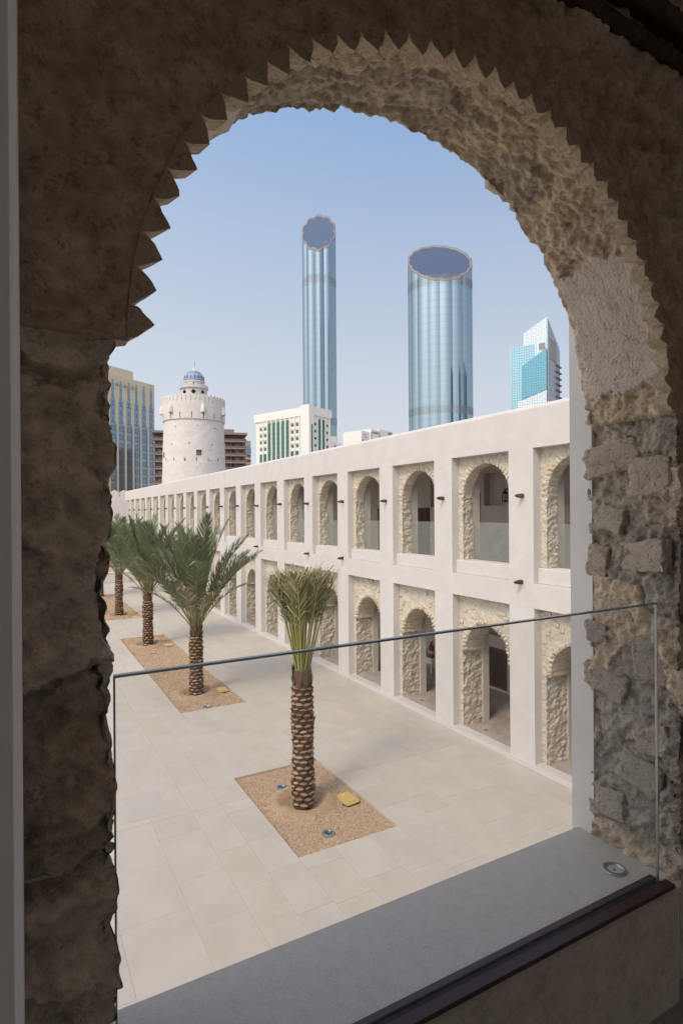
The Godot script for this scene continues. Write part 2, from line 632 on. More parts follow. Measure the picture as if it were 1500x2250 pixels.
func lump(seed_: int, nn := 4) -> MB:  # a rough rounded stone of unit size
	var f := noise(seed_, 0.9, 3)
	var mb := MB.new()
	for ax in 3:
		for sg in [-1.0, 1.0]:
			var pts := PackedVector3Array()
			for i in nn + 1:
				for j in nn + 1:
					var u := 2.0 * i / nn - 1.0
					var w := 2.0 * j / nn - 1.0
					var q := Vector3.ZERO
					q[ax] = sg
					q[(ax + 1) % 3] = u
					q[(ax + 2) % 3] = w
					var len4 := pow(pow(absf(q.x), 8) + pow(absf(q.y), 8) + pow(absf(q.z), 8), 0.125)
					q = q / len4
					q *= 0.5 * (1.0 + 0.28 * f.get_noise_3dv(q * 1.3) + 0.10 * f.get_noise_3dv(q * 4.0))
					pts.append(q)
			mb.grid(nn + 1, nn + 1, pts, null, sg < 0)
	return mb


func build_window() -> void:
	R.seed = 5
	nz.chip = noise(31, 22.0, 2)
	var w := thing("stone_window_wall", "rough stone wall with a toothed plaster arch framing the view", "stone wall")
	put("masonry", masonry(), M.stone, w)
	var n := 38
	for i in n:
		put("plaster_tooth", tooth(PI * i / n, PI * (i + 1) / n, i), M.stone, w)
	var stones := []
	for i in 5:
		stones.append(lump(400 + i, 6).mesh(M.stone))
	for q in [[4.52, 1.35, 0.13, 0.10], [4.83, 1.49, 0.15, 0.08], [4.95, 1.30, 0.10, 0.13], [5.12, 1.45, 0.12, 0.10], [5.33, 1.33, 0.16, 0.09], [5.30, 1.52, 0.07, 0.10], [5.47, 1.47, 0.12, 0.08], [5.62, 1.30, 0.13, 0.12], [5.70, 1.46, 0.17, 0.10], [4.36, 1.47, 0.10, 0.09], [4.66, 1.30, 0.10, 0.08], [5.02, 1.53, 0.07, 0.07]]:
		var o := put("stone", stones[R.randi() % 5], null, w, Transform3D(Basis.from_euler(Vector3(R.randf_range(-0.3, 0.3), R.randf_range(-0.2, 0.2), 0)) * Basis.from_scale(Vector3(0.05, q[3] * 1.25, q[2] * 1.25)), Vector3(JR + 0.020, q[0], -q[1])))
		var sm: StandardMaterial3D = M.stone.duplicate()
		sm.albedo_color = L(0.52, 0.44, 0.35).lerp(L(0.40, 0.36, 0.30), R.randf()).linear_to_srgb()
		o.material_override = sm
	# the wall's core and its white outer face
	boxpart("wall_core", Vector3(-4.2, 2.6, -1.24), Vector3(0.09, 8.0, -1.54), M.room_plaster, w)
	boxpart("wall_core", Vector3(2.07, 2.6, -1.24), Vector3(6.2, 8.0, -1.54), M.room_plaster, w)
	boxpart("wall_core", Vector3(0.09, 6.87, -1.24), Vector3(2.07, 8.0, -1.54), M.room_plaster, w)
	boxpart("apron_wall", Vector3(0.09, 2.6, -1.242), Vector3(2.07, 4.08, -1.6), M.plaster, w)
	boxpart("outer_pier", Vector3(2.004, 0, -1.543), Vector3(2.75, 8.0, -1.648), M.white_plaster, w)
	boxpart("outer_pier", Vector3(-0.75, 0, -1.543), Vector3(0.12, 8.0, -1.648), M.white_plaster, w)
	boxpart("outer_lintel", Vector3(0.12, 6.98, -1.543), Vector3(2.004, 8.0, -1.646), M.white_plaster, w)
	# sill, riser, channel, glass
	var sl := thing("window_sill", "smooth grey stone sill along the bottom of the window", "window sill", Vector3(0, 4.2, 0))
	var sb := MB.new()
	sb.bbox(Vector3(1.08, -0.06, -1.43), Vector3(1.98, 0.12, 0.385), 0.006)
	put("slab", sb, M.sill_stone, sl)
	boxpart("riser", Vector3(0.09, -0.5, -1.187), Vector3(1.985, -0.004, -1.2365), M.room_plaster, sl, 0.01)
	var ch := thing("glass_channel", "dark bronze channel along the sill holding the glass", "metal channel", Vector3(0, 4.2, 0))
	boxpart("rail", Vector3(0.158, -0.002, -1.2485), Vector3(1.948, 0.010, -1.272), M.bronze, ch, 0.002)
	boxpart("rail", Vector3(0.158, -0.003, -1.190), Vector3(1.965, 0.012, -1.2265), M.bronze, ch, 0.002)
	boxpart("gasket", Vector3(0.158, -0.003, -1.227), Vector3(1.948, 0.003, -1.248), M.black, ch)
	var gb := thing("glass_balustrade", "clear frameless glass guard standing across the window opening", "glass panel", Vector3(0, 4.2, 0))
	var gm := MB.new()
	gm.quad(Vector3(0.167, 0.004, -1.236), Vector3(1.934, 0.004, -1.236), Vector3(1.934, 0.972, -1.236), Vector3(0.167, 0.972, -1.236))
	put("pane", gm, M.pane, gb)
	boxpart("top_edge", Vector3(0.165, 0.972, -1.2295), Vector3(1.937, 0.977, -1.2425), M.pane_edge, gb)
	boxpart("side_edge", Vector3(1.934, 0.004, -1.2315), Vector3(1.937, 0.972, -1.2405), M.steel, gb)
	boxpart("side_edge", Vector3(0.1645, 0.004, -1.2295), Vector3(0.167, 0.972, -1.2425), M.pane_edge, gb)
	uplight(Vector3(1.873, 4.2, -1.358), 0.042, "small round steel uplight set into the window sill", "", M.steel)
	# the room behind the window
	boxpart("floor", Vector3(-2.6, 3.6, 3.6), Vector3(4.4, 3.806, -1.236), M.gallery_floor).set_meta("kind", "structure")
	boxpart("ceiling", Vector3(-2.6, 7.32, 3.6), Vector3(4.4, 7.6, -1.24), M.gallery_wall).set_meta("kind", "structure")
	boxpart("wall_left", Vector3(-2.9, 3.6, 3.6), Vector3(-2.6, 7.6, -1.24), M.gallery_wall).set_meta("kind", "structure")
	boxpart("wall_right", Vector3(4.4, 3.6, 3.6), Vector3(4.7, 7.6, -1.24), M.gallery_wall).set_meta("kind", "structure")
	var wb := MB.new()  # unseen rear wall; its tall opening is added to brighten the room
	for q in [[-2.9, 0.4], [2.9, 4.7]]:
		wb.span(Vector3(q[0], 3.6, 3.6), Vector3(q[1], 6.9, 3.9))
	wb.span(Vector3(-2.9, 6.9, 3.6), Vector3(4.7, 7.6, 3.9))
	wb.span(Vector3(0.4, 3.6, 3.62), Vector3(2.9, 3.95, 3.88))
	struct("wall_back", wb, M.gallery_wall)
	var pw := thing("partition_wall", "white plastered edge of a partition at the far left", "partition wall", Vector3(-0.1, 3.806, -0.4))
	var pm := MB.new()
	var pa := []
	for y in [0.0, 3.51]:
		for q in [[-0.22, 0.0], [0.0965, 0.0], [0.1055, -0.79], [-0.22, -0.79]]:
			pa.append(Vector3(q[0], y, q[1]))
	pm.hexa(pa)
	put("plastered_end", pm, M.white_plaster, pw)
	var rb := thing("reed_bundle", "dark ribbed reed bundle under the ceiling above the arch", "reed bundle", Vector3(0, 7.09, -1.13))
	for i in 9:
		var t := MB.new()
		var path := []
		var rad := []
		for k in 140:
			path.append(Vector3(0.9 + k * 0.018, 0.05 * sin(i * 2.1) + 0.004 * sin(k * 2.3 + i), -0.03 + 0.045 * cos(i * 2.1)))
			rad.append(0.022 + 0.006 * sin(k * 1.9 + i * 1.3))
		t.tube(path, rad, 7, L(0.09, 0.055, 0.035))
		put("reed", t, M.bark, rb)


func uplight(at: Vector3, r: float, label: String, group := "", ring: Material = null) -> void:
	var o := thing("ground_uplight", label, "light fitting", at, 0, group)
	var m := MB.new()
	m.lathe([Vector2(r * 0.68, -0.004), Vector2(r * 0.70, 0.006), Vector2(r * 0.96, 0.006), Vector2(r, 0.002), Vector2(r, -0.05)], 32)
	put("ring", m, ring if ring else M.black, o)
	var g := MB.new()
	g.lathe([Vector2(r * 0.69, -0.002), Vector2(0.0, 0.0005)], 32)
	put("lens", g, M.lens, o)


# ------------------------------------------------------------------ the arcade

const FX := 9.5
const PITCH := 2.633
const COL0 := 8.75
const COLW := 0.705


func arch_panel(jw: float, hw: float, spring: float, rise: float, y0: float, half: float, y1: float, thick: float, seed_: int, ds: float) -> MB:
	var mid := noise(seed_, 4.0, 4)
	var fin := noise(seed_ + 1, 20.0, 3)
	var ce := cells(seed_ + 2, 5.2, FastNoiseLite.RETURN_DISTANCE2_SUB)
	var cv := cells(seed_ + 2, 5.2, FastNoiseLite.RETURN_CELL_VALUE)
	var path := []
	var k := int((spring - y0) / ds)
	for i in k:
		path.append([-jw, lerpf(y0, spring, float(i) / k), -1.0, 0.0, -half, lerpf(y0, spring, float(i) / k)])
	var ka := int(PI * (hw + rise) * 0.5 / ds)
	for i in ka + 1:
		var a := PI * (1.0 - float(i) / ka)
		var c := cos(a)
		var s := sin(a)
		var p := Vector2(hw * c, rise * s)
		var g := minf(half / maxf(absf(p.x), 0.001), (y1 - spring) / maxf(p.y, 0.001))
		var nn := Vector2(c / hw, s / rise).normalized()
		path.append([p.x, spring + p.y, nn.x, nn.y, p.x * g, spring + p.y * g])
	for i in k:
		var y := lerpf(spring, y0, float(i + 1) / k)
		path.append([jw, y, 1.0, 0.0, half, y])
	var nf := maxi(int(0.5 / ds), 5)
	var nd := maxi(int(thick / ds), 4)
	var nv := nf + nd + 1
	var pts := PackedVector3Array()
	var cols := PackedColorArray()
	for q in path:
		var n2 := Vector3(q[2], q[3], 0)
		for j in nv:
			var p: Vector3
			var dir: Vector3
			if j <= nf:
				var t := pow(1.0 - float(j) / nf, 1.3)
				p = Vector3(lerpf(q[0], q[4], t), lerpf(q[1], q[5], t), 0)
				dir = Vector3(0, 0, 1)
			else:
				p = Vector3(q[0], q[1], -thick * (j - nf) / nd)
				dir = -n2
			var wp := p + Vector3(0.05 * mid.get_noise_3dv(p * 0.7), 0.05 * mid.get_noise_3dv(p * 0.7 + Vector3(5, 0, 0)), 0)
			wp.y *= 1.9
			var ed := ce.get_noise_3dv(wp) + 1.0
			var val := cv.get_noise_3dv(wp)
			var m := mid.get_noise_3dv(p)
			var f := fin.get_noise_3dv(p)
			var blk := smooth(0.02, 0.2, ed)
			var jamb := absf(q[2]) > 0.99
			var h := 0.012 * m + 0.008 * f + (blk - 1.0) * 0.014 + val * 0.008
			if jamb and j >= nf - 1:
				h = 0.032 * m + 0.018 * f + (blk - 1.0) * 0.020 + val * 0.014
			if j == nf:
				dir = (dir - n2).normalized()
			p += dir * h
			var base := Vector3(0.60, 0.57, 0.51).lerp(Vector3(0.57, 0.485, 0.375), smooth(0.35, 0.9, val) * 0.8 * blk)
			base = base.lerp(Vector3(0.65, 0.62, 0.565), 1.0 - blk) * (1.0 + 0.12 * m + 0.10 * f)
			pts.append(p)
			cols.append(Color(base.x, base.y, base.z))
	var mb := MB.new()
	mb.grid(path.size(), nv, pts, cols, true)
	return mb


func voussoirs(parent: Node, hw: float, spring: float, rise: float, thick: float, deep: float, count: int, proud: float, meshes: Array) -> void:
	for i in count:
		var a := PI * (i + 0.5) / count
		var p := Vector2(hw * cos(a), rise * sin(a))
		var nn := Vector2(cos(a) / hw, sin(a) / rise).normalized()
		var tl := PI / count * Vector2(hw * sin(a), rise * cos(a)).length() * 0.97
		var dd := deep * R.randf_range(0.85, 1.08)
		var b := Basis(Vector3(nn.y, -nn.x, 0), Vector3(nn.x, nn.y, 0), Vector3(0, 0, 1))
		var at := Vector3(p.x, spring + p.y, 0) + Vector3(nn.x, nn.y, 0) * (dd * 0.5 - 0.012 + R.randf_range(-0.006, 0.006)) + Vector3(0, 0, proud - (thick + proud) * 0.5 + R.randf_range(-0.006, 0.006))
		put("brick", meshes[R.randi() % meshes.size()], null, parent, Transform3D(b * Basis.from_scale(Vector3(tl, dd, thick + proud)), at))


func build_arcade() -> void:
	R.seed = 11
	var A := thing("arcade_building", "long white two-storey arcade with rubble stone arches across the courtyard", "building", Vector3(FX, 0, -5.0))
	var O := Vector3(FX, 0, -5.0)
	var D0 := 4.2
	var D1 := COL0 + PITCH * 20 + COLW
	var P := func(x: float, y: float, d: float) -> Vector3:
		return Vector3(x, y, -d) - O
	var pm := MB.new()  # parapet with a rounded front edge
	var prof := [[FX, 6.83], [FX, 7.66], [FX + 0.02, 7.71], [FX + 0.07, 7.745], [FX + 0.42, 7.76], [FX + 0.45, 7.72], [FX + 0.45, 6.83]]
	for i in prof.size():
		var a = prof[i]
		var b = prof[(i + 1) % prof.size()]
		pm.quad(P.call(a[0], a[1], D1), P.call(a[0], a[1], D0), P.call(b[0], b[1], D0), P.call(b[0], b[1], D1))
	var cap := PackedVector2Array()
	for q in prof:
		cap.append(Vector2(q[0], q[1]))
	for dd in [D0, D1]:
		pm.extrude(cap, 0.001, T(P.call(0, 0, dd)))
	put("parapet", pm, M.plaster, A)
	boxpart("floor_band", P.call(FX, 3.43, D0), P.call(FX + 0.4, 3.95, D1), M.plaster, A)
	boxpart("roof_slab", P.call(FX + 0.45, 6.95, D0), P.call(13.0, 7.25, D1), M.plaster, A)
	boxpart("gallery_ceiling", P.call(FX + 0.4, 3.45, D0), P.call(12.75, 3.92, D1), M.gallery_wall, A)
	boxpart("rear_wall", P.call(12.75, 0, D0), P.call(13.0, 6.95, D1), M.gallery_wall, A)
	boxpart("end_wall", P.call(FX + 0.42, 0.0, D0 - 0.3), P.call(13.0, 7.2, D0), M.plaster, A)
	boxpart("end_wall", P.call(FX + 0.42, 0.0, D1), P.call(13.0, 7.2, D1 + 0.3), M.plaster, A)
	boxpart("gallery_floor", P.call(FX + 0.24, 0.0, D0), P.call(12.75, 0.12, D1), M.gallery_floor, A)
	boxpart("threshold", P.call(FX - 0.03, 0.0, D0), P.call(FX + 0.24, 0.124, D1), M.plaster, A)
	# rear lining with its niches
	boxpart("lining", P.call(12.5, 0.12, D0), P.call(12.75, 1.75, D1), M.gallery_wall, A)
	boxpart("lining", P.call(12.5, 2.5, D0), P.call(12.75, 3.45, D1), M.gallery_wall, A)
	boxpart("lining", P.call(12.5, 3.92, D0), P.call(12.75, 5.66, D1), M.gallery_wall, A)
	boxpart("lining", P.call(12.5, 6.66, D0), P.call(12.75, 6.95, D1), M.gallery_wall, A)
	var up := []
	var lo := []
	for s in 5:
		up.append(arch_panel(0.80, 0.79, 5.80, 0.84, 4.28, 1.12, 6.9, 0.31, 100 + s * 7, 0.022).mesh(M.coral_stone))
		lo.append(arch_panel(0.84, 0.73, 2.0, 0.80, 0.10, 1.12, 3.47, 0.62, 200 + s * 7, 0.025).mesh(M.coral_stone))
	var upf := arch_panel(0.80, 0.79, 5.80, 0.84, 4.28, 1.12, 6.9, 0.31, 150, 0.06).mesh(M.coral_stone)
	var lof := arch_panel(0.84, 0.73, 2.0, 0.80, 0.10, 1.12, 3.47, 0.62, 250, 0.06).mesh(M.coral_stone)
	var bricks := []
	for s in 6:
		var lm := lump(300 + s, 3)
		var tint := L(0.64, 0.61, 0.55).lerp(L(0.58, 0.49, 0.375), [0.1, 0.3, 0.7, 0.2, 0.45, 0.0][s])
		for i in lm.c.size():
			lm.c[i] = tint
		bricks.append(lm.mesh(M.coral_stone))
	var turn := Basis(Vector3(0, 0, 1), Vector3(0, 1, 0), Vector3(-1, 0, 0))
	var sill_m := MB.new()
	sill_m.bbox(Vector3.ZERO, Vector3(0.45, 0.33, PITCH - COLW - 0.004), 0.012)
	var sill_mesh := sill_m.mesh(M.plaster)
	var pane_m := MB.new()
	pane_m.quad(Vector3(0, 0, -0.86), Vector3(0, 0, 0.86), Vector3(0, 0.93, 0.86), Vector3(0, 0.93, -0.86))
	var pane_mesh := pane_m.mesh(M.gallery_pane)
	var col_lo := MB.new()
	col_lo.bbox(Vector3(0.2, 1.713, 0), Vector3(0.4, 3.434, COLW), 0.006)
	var cl := col_lo.mesh(M.plaster)
	var col_up := MB.new()
	col_up.bbox(Vector3(0.2, 5.39, 0), Vector3(0.4, 2.888, COLW), 0.006)
	var cu := col_up.mesh(M.plaster)
	for j in range(-2, 20):
		var dc := COL0 + PITCH * j + COLW * 0.5
		put("lower_column", cl, null, A, T(P.call(FX, 0, dc)))
		put("upper_column", cu, null, A, T(P.call(FX, 0, dc)))
		if j >= -1:
			put("beam_end", beam_end(), M.beam_wood, A, Transform3D(Basis.from_euler(Vector3(R.randf() * 6, 0, R.randf_range(-0.06, 0.1))), P.call(FX + 0.02, 5.83 + R.randf_range(-0.02, 0.02), dc - 0.06 + R.randf_range(-0.05, 0.05))))
		if j in [0, 3, 4, 6, 9, 12]:
			put("beam_end", beam_end(), M.beam_wood, A, Transform3D(Basis.from_euler(Vector3(R.randf() * 6, 0, 0.05)), P.call(FX + 0.02, 3.96, dc - 0.02)))
		var bc := COL0 + PITCH * j + COLW + (PITCH - COLW) * 0.5  # middle of the bay behind column j
		var near: bool = j >= -1 and j <= 4
		var sp := put("upper_arch", up[(j + 3) % 5] if j <= 8 else upf, null, A, Transform3D(turn, P.call(FX + 0.22, 0, bc)))
		var sq := put("lower_arch", lo[(j + 4) % 5] if j <= 8 else lof, null, A, Transform3D(turn, P.call(FX + 0.22, 0, bc)))
		if near:
			voussoirs(sp, 0.80, 5.80, 0.84, 0.31, 0.16, 25, 0.024, bricks)
			voussoirs(sq, 0.73, 2.0, 0.80, 0.62, 0.14, 25, 0.04, bricks)
			for q in 26:  # larger stones showing in the rubble above the arch
				var sx := R.randf_range(-0.92, 0.92)
				var sy := R.randf_range(2.2, 3.36)
				if Vector2(sx / 0.73, (sy - 2.0) / 0.8).length() > 1.32:
					put("stone", bricks[R.randi() % bricks.size()], null, sq, Transform3D(Basis(Vector3(0, 0, 1), R.randf_range(-0.4, 0.4)) * Basis.from_scale(Vector3(R.randf_range(0.10, 0.20), R.randf_range(0.06, 0.10), 0.06)), Vector3(sx, sy, -0.004)))
		put("sill", sill_mesh, null, A, T(P.call(FX + 0.12 + 0.225, 4.115, bc)))
		put("glass_guard", pane_mesh, null, A, T(P.call(FX + 0.60, 4.285, bc)))
		# white liners behind the stone, upstairs and down
		var pier := PITCH - 1.66
		boxpart("liner", P.call(FX + 0.535, 3.92, bc + 0.83), P.call(FX + 0.80, 6.95, bc + 0.83 + pier), M.gallery_wall, A)
		boxpart("liner", P.call(FX + 0.845, 0.12, bc + 0.80), P.call(FX + 1.05, 3.45, bc + 0.80 + PITCH - 1.60), M.gallery_wall, A)
		boxpart("transom_pier", P.call(12.5, 1.75, bc + 2.12 - PITCH + 1.0), P.call(12.75, 2.5, bc + 2.12), M.gallery_wall, A)
		boxpart("niche_pier", P.call(12.5, 5.66, bc + 2.20 - PITCH + 0.86), P.call(12.75, 6.66, bc + 2.20), M.gallery_wall, A)
		if j in [-1, 1, 2, 5, 8, 11]:
			var dr := boxpart("door", P.call(12.46, 3.93, bc + 3.1), P.call(12.505, 5.62, bc + 3.75), M.dark_wood, A)
			boxpart("door_panel", Vector3(12.44, 4.1, -(bc + 3.17)) - O, Vector3(12.46, 5.45, -(bc + 3.40)) - O, M.dark_wood, dr)
			boxpart("door_panel", Vector3(12.44, 4.1, -(bc + 3.45)) - O, Vector3(12.46, 5.45, -(bc + 3.68)) - O, M.dark_wood, dr)
	# flush cupboard panel and the louvred window on the rear wall
	boxpart("cupboard_panel", P.call(12.49, 5.16, 13.62), P.call(12.506, 6.05, 13.80), M.beam_wood, A)
	var lw := boxpart("louvre_window", P.call(12.47, 0.27, 12.60), P.call(12.52, 1.33, 13.44), M.black, A)
	for e in [[12.55, 0.22, 12.62, 1.38], [13.42, 0.22, 13.49, 1.38]]:
		boxpart("frame", P.call(12.44, e[1], e[0]), P.call(12.51, e[3], e[2]), M.beam_wood, lw)
	for e in [[0.22, 0.29], [1.31, 1.38]]:
		boxpart("frame", P.call(12.442, e[0], 12.62), P.call(12.51, e[1], 13.42), M.beam_wood, lw)
	for i in 12:
		boxpart("slat", P.call(12.452, 0.29, 12.66 + i * 0.063), P.call(12.475, 1.31, 12.70 + i * 0.063), M.dark_wood, lw)
	for q in [[9.98, 10.75], [12.65, 13.35], [7.35, 8.1]]:
		uplight(Vector3(10.0, 0.12, -q[1]), 0.05, ["small black floor light in the louvred window's bay", "small black floor light in the fire extinguishers' bay", "small black floor light in the nearest ground floor bay"][[10.75, 13.35, 8.1].find(q[1])])


func beam_end() -> MB:
	var m := MB.new()
	var path := []
	var rad := []
	for i in 6:
		path.append(Vector3(0.06 - i * 0.058, 0.004 * sin(i * 2.0), 0.003 * cos(i * 1.3)))
		rad.append([0.050, 0.050, 0.049, 0.046, 0.040, 0.018][i])
	m.tube(path, rad, 9, L(1, 1, 1).lerp(L(0.45, 0.4, 0.4), R.randf() * 0.8))
	m.tri(path[5] + Vector3(0, 0.018, 0), path[5] + Vector3(0, -0.01, 0.015), path[5] + Vector3(0, -0.01, -0.015))
	return m


# ------------------------------------------------------------------ courtyard

const BEDS := [[3.86, 5.77, 8.42, 11.61], [3.86, 5.77, 16.1, 26.95], [3.86, 5.77, 31.9, 42.0]]
const PALMS := [10.0, 17.7, 25.24, 33.2, 41.4]


func in_bed(x0: float, x1: float, d0: float, d1: float) -> bool:
	for b in BEDS:
		if x1 > b[0] + 0.01 and x0 < b[1] - 0.01 and d1 > b[2] + 0.01 and d0 < b[3] - 0.01:
			return true
	return false


func build_ground() -> void:
	R.seed = 3
	var g := MB.new()
	g.quad(Vector3(-3000, -0.35, 3000), Vector3(3000, -0.35, 3000), Vector3(3000, -0.35, -3000), Vector3(-3000, -0.35, -3000))
	struct("ground", g, M.city_ground)
	var pave := Node3D.new()
	pave.name = "courtyard_paving"
	add_child(pave)
	pave.set_meta("kind", "structure")
	var jb := MB.new()
	jb.span(Vector3(-9, -0.3, -1.6), Vector3(3.86, -0.005, -63))
	jb.span(Vector3(5.77, -0.3, -1.6), Vector3(9.6, -0.005, -63))
	for q in [[1.6, 8.42], [11.61, 16.1], [26.95, 31.9], [42.0, 63.0]]:
		jb.span(Vector3(3.86, -0.3, -q[0]), Vector3(5.77, -0.005, -q[1]))
	put("joint_bed", jb, M.joint, pave)
	# courses run away from the window; wide lime joints at x = 2.75 and every 7.75 m across
	var cuts := [-9.0]
	var x := 2.757
	var left := []
	while x > -8.5:
		left.append(x)
		x -= [0.52, 0.72, 0.62, 0.9, 0.72][R.randi() % 5]
	left.reverse()
	cuts.append_array(left)
	x = 2.757
	for q in [3.30, 3.86, 4.48, 5.16, 5.77, 6.45, 7.05, 7.83, 8.35, 8.95, 9.46]:
		cuts.append(q)
	var slabs := []
	for i in cuts.size() - 1:
		var lines := [1.66]
		var d := 1.66
		while d < 62.0:
			d += [0.62, 0.92, 1.07, 1.3, 0.8, 1.07][R.randi() % 6]
			var nd := d
			for wide in [10.68, 18.43, 26.18, 33.93, 41.68, 49.4]:
				if d > wide - 0.35 and lines[-1] < wide - 0.01 and d < wide + 1.4:
					nd = wide
			for b in BEDS:
				if cuts[i + 1] > b[0] + 0.01 and cuts[i] < b[1] - 0.01:
					for e in [b[2], b[3]]:
						if nd > e - 0.3 and lines[-1] < e - 0.01:
							nd = e
			d = nd
			lines.append(d)
		for k in lines.size() - 1:
			if not in_bed(cuts[i], cuts[i + 1], lines[k], lines[k + 1]):
				slabs.append([cuts[i], cuts[i + 1], lines[k], lines[k + 1]])
	slabs = slabs.filter(func(s): return not (s[0] < 2.4 and s[1] > 1.7 and s[2] < 11.86 and s[3] > 10.84 and false))
	var near := func(s: Array) -> float:
		var dd: float = (s[2] + s[3]) * 0.5
		var xx: float = (s[0] + s[1]) * 0.5
		var vis := 0.0 if xx > 0.10 * dd + 0.05 and dd > 3.9 else 1000.0
		return vis + Vector2(xx, dd).length()
	slabs.sort_custom(func(a, b): return near.call(a) < near.call(b))
	var box := MB.new()
	box.bbox(Vector3(0, -0.04, 0), Vector3(1, 0.08, 1), 0.003)
	var tones := []
	for k in 7:
		var m: StandardMaterial3D = M.paving.duplicate()
		var f: float = [0.965, 0.985, 1.0, 1.012, 1.025, 0.99, 1.005][k]
		var warm: float = [0.0, 0.008, -0.004, 0.004, -0.002, 0.008, 0.0][k]
		m.albedo_color = (L(0.475 + warm, 0.448, 0.392 - warm) * f).linear_to_srgb()
		m.uv1_offset = Vector3(k * 0.37, k * 0.21, k * 0.53)
		tones.append(m)
	var rest := MB.new()
	var unit := box.mesh(null)
	for i in slabs.size():
		var s = slabs[i]
		var gx0: float = 0.009 if absf(s[0] - 2.757) < 0.01 else 0.0016
		var gx1: float = 0.009 if absf(s[1] - 2.757) < 0.01 else 0.0016
		var gd0 := 0.0016
		var gd1 := 0.0016
		for wide in [10.68, 18.43, 26.18, 33.93, 41.68, 49.4]:
			if absf(s[2] - wide) < 0.01:
				gd0 = 0.007
			if absf(s[3] - wide) < 0.01:
				gd1 = 0.007
		var a := Vector3(s[0] + gx0, 0, -(s[2] + gd0))
		var b := Vector3(s[1] - gx1, 0, -(s[3] - gd1))
		if i < 300:
			var o := put("paving_slab", unit, tones[R.randi() % 7] if R.randf() < 0.75 else tones[2], pave, Transform3D(Basis.from_scale(Vector3(b.x - a.x, 1, a.z - b.z)), Vector3((a.x + b.x) * 0.5, R.randf_range(-0.0012, 0.0012), (a.z + b.z) * 0.5)))
			o.name = "paving_slab"
		else:
			rest.bbox(Vector3((a.x + b.x) * 0.5, -0.04, (a.z + b.z) * 0.5), Vector3(b.x - a.x, 0.08, a.z - b.z), 0.003, L(0.475, 0.448, 0.392) * R.randf_range(0.97, 1.025))
	var rp := put("paving_slab_field", rest, M.paving, pave)
	rp.set_meta("kind", "stuff")
	# flush access cover in the paving
	var lid := thing("access_cover", "pale square stone access cover set flush in the paving", "access cover", Vector3(2.04, 0, -11.35))
	boxpart("tray", Vector3(-0.345, -0.02, -0.505), Vector3(0.345, 0.0022, 0.505), M.joint, lid)
	var cm := MB.new()
	cm.bbox(Vector3(0, 0.0, 0), Vector3(0.675, 0.012, 0.995), 0.002, L(0.45, 0.43, 0.39))
	put("stone_infill", cm, M.paving, lid)
	build_beds()
	# the far end of the courtyard
	var lw := thing("low_white_wall", "low white wall beyond the far palms", "low wall", Vector3(2, 0, -49.0))
	boxpart("body", Vector3(-11, 0, 0), Vector3(5.9, 0.75, -0.5), M.plaster, lw, 0.02)
	boxpart("coping", Vector3(-11.03, 0.752, 0.03), Vector3(5.93, 0.83, -0.53), M.plaster, lw, 0.015)
	boxpart("sand_court", Vector3(-9, 0.0, -50.4), Vector3(8.6, 0.03, -63.0), M.sand).set_meta("kind", "structure")
	var cw := thing("crenellated_wall", "white fort wall with pointed merlons beyond the arcade's far end", "fort wall", Vector3(0, 0, -66.0))
	boxpart("body", Vector3(-14, 0, 0), Vector3(11.5, 7.35, -0.8), M.tower_plaster, cw)
	for i in 28:
		var mm := MB.new()
		mm.extrude(PackedVector2Array([Vector2(-0.42, 0), Vector2(0.42, 0), Vector2(0.42, 0.42), Vector2(0.2, 0.55), Vector2(0, 0.68), Vector2(-0.2, 0.55), Vector2(-0.42, 0.42)]), 0.45)
		put("merlon", mm, M.tower_plaster, cw, T(Vector3(10.9 - i * 0.92, 7.35, -0.46)))


func bed_height(x: float, d: float, b: Array, f: FastNoiseLite) -> float:
	var h := -0.045 + 0.012 * f.get_noise_2d(x * 40, d * 40) + 0.005 * f.get_noise_2d(x * 260, d * 260)
	for p in PALMS:
		var r := Vector2(x - 4.72, d - p).length()
		var rr := r + 0.05 * f.get_noise_2d(x * 80 + 50, d * 80)
		h += 0.115 * exp(-pow((rr - 0.50) / 0.17, 2)) - 0.05 * exp(-pow(rr / 0.33, 2))
	return h


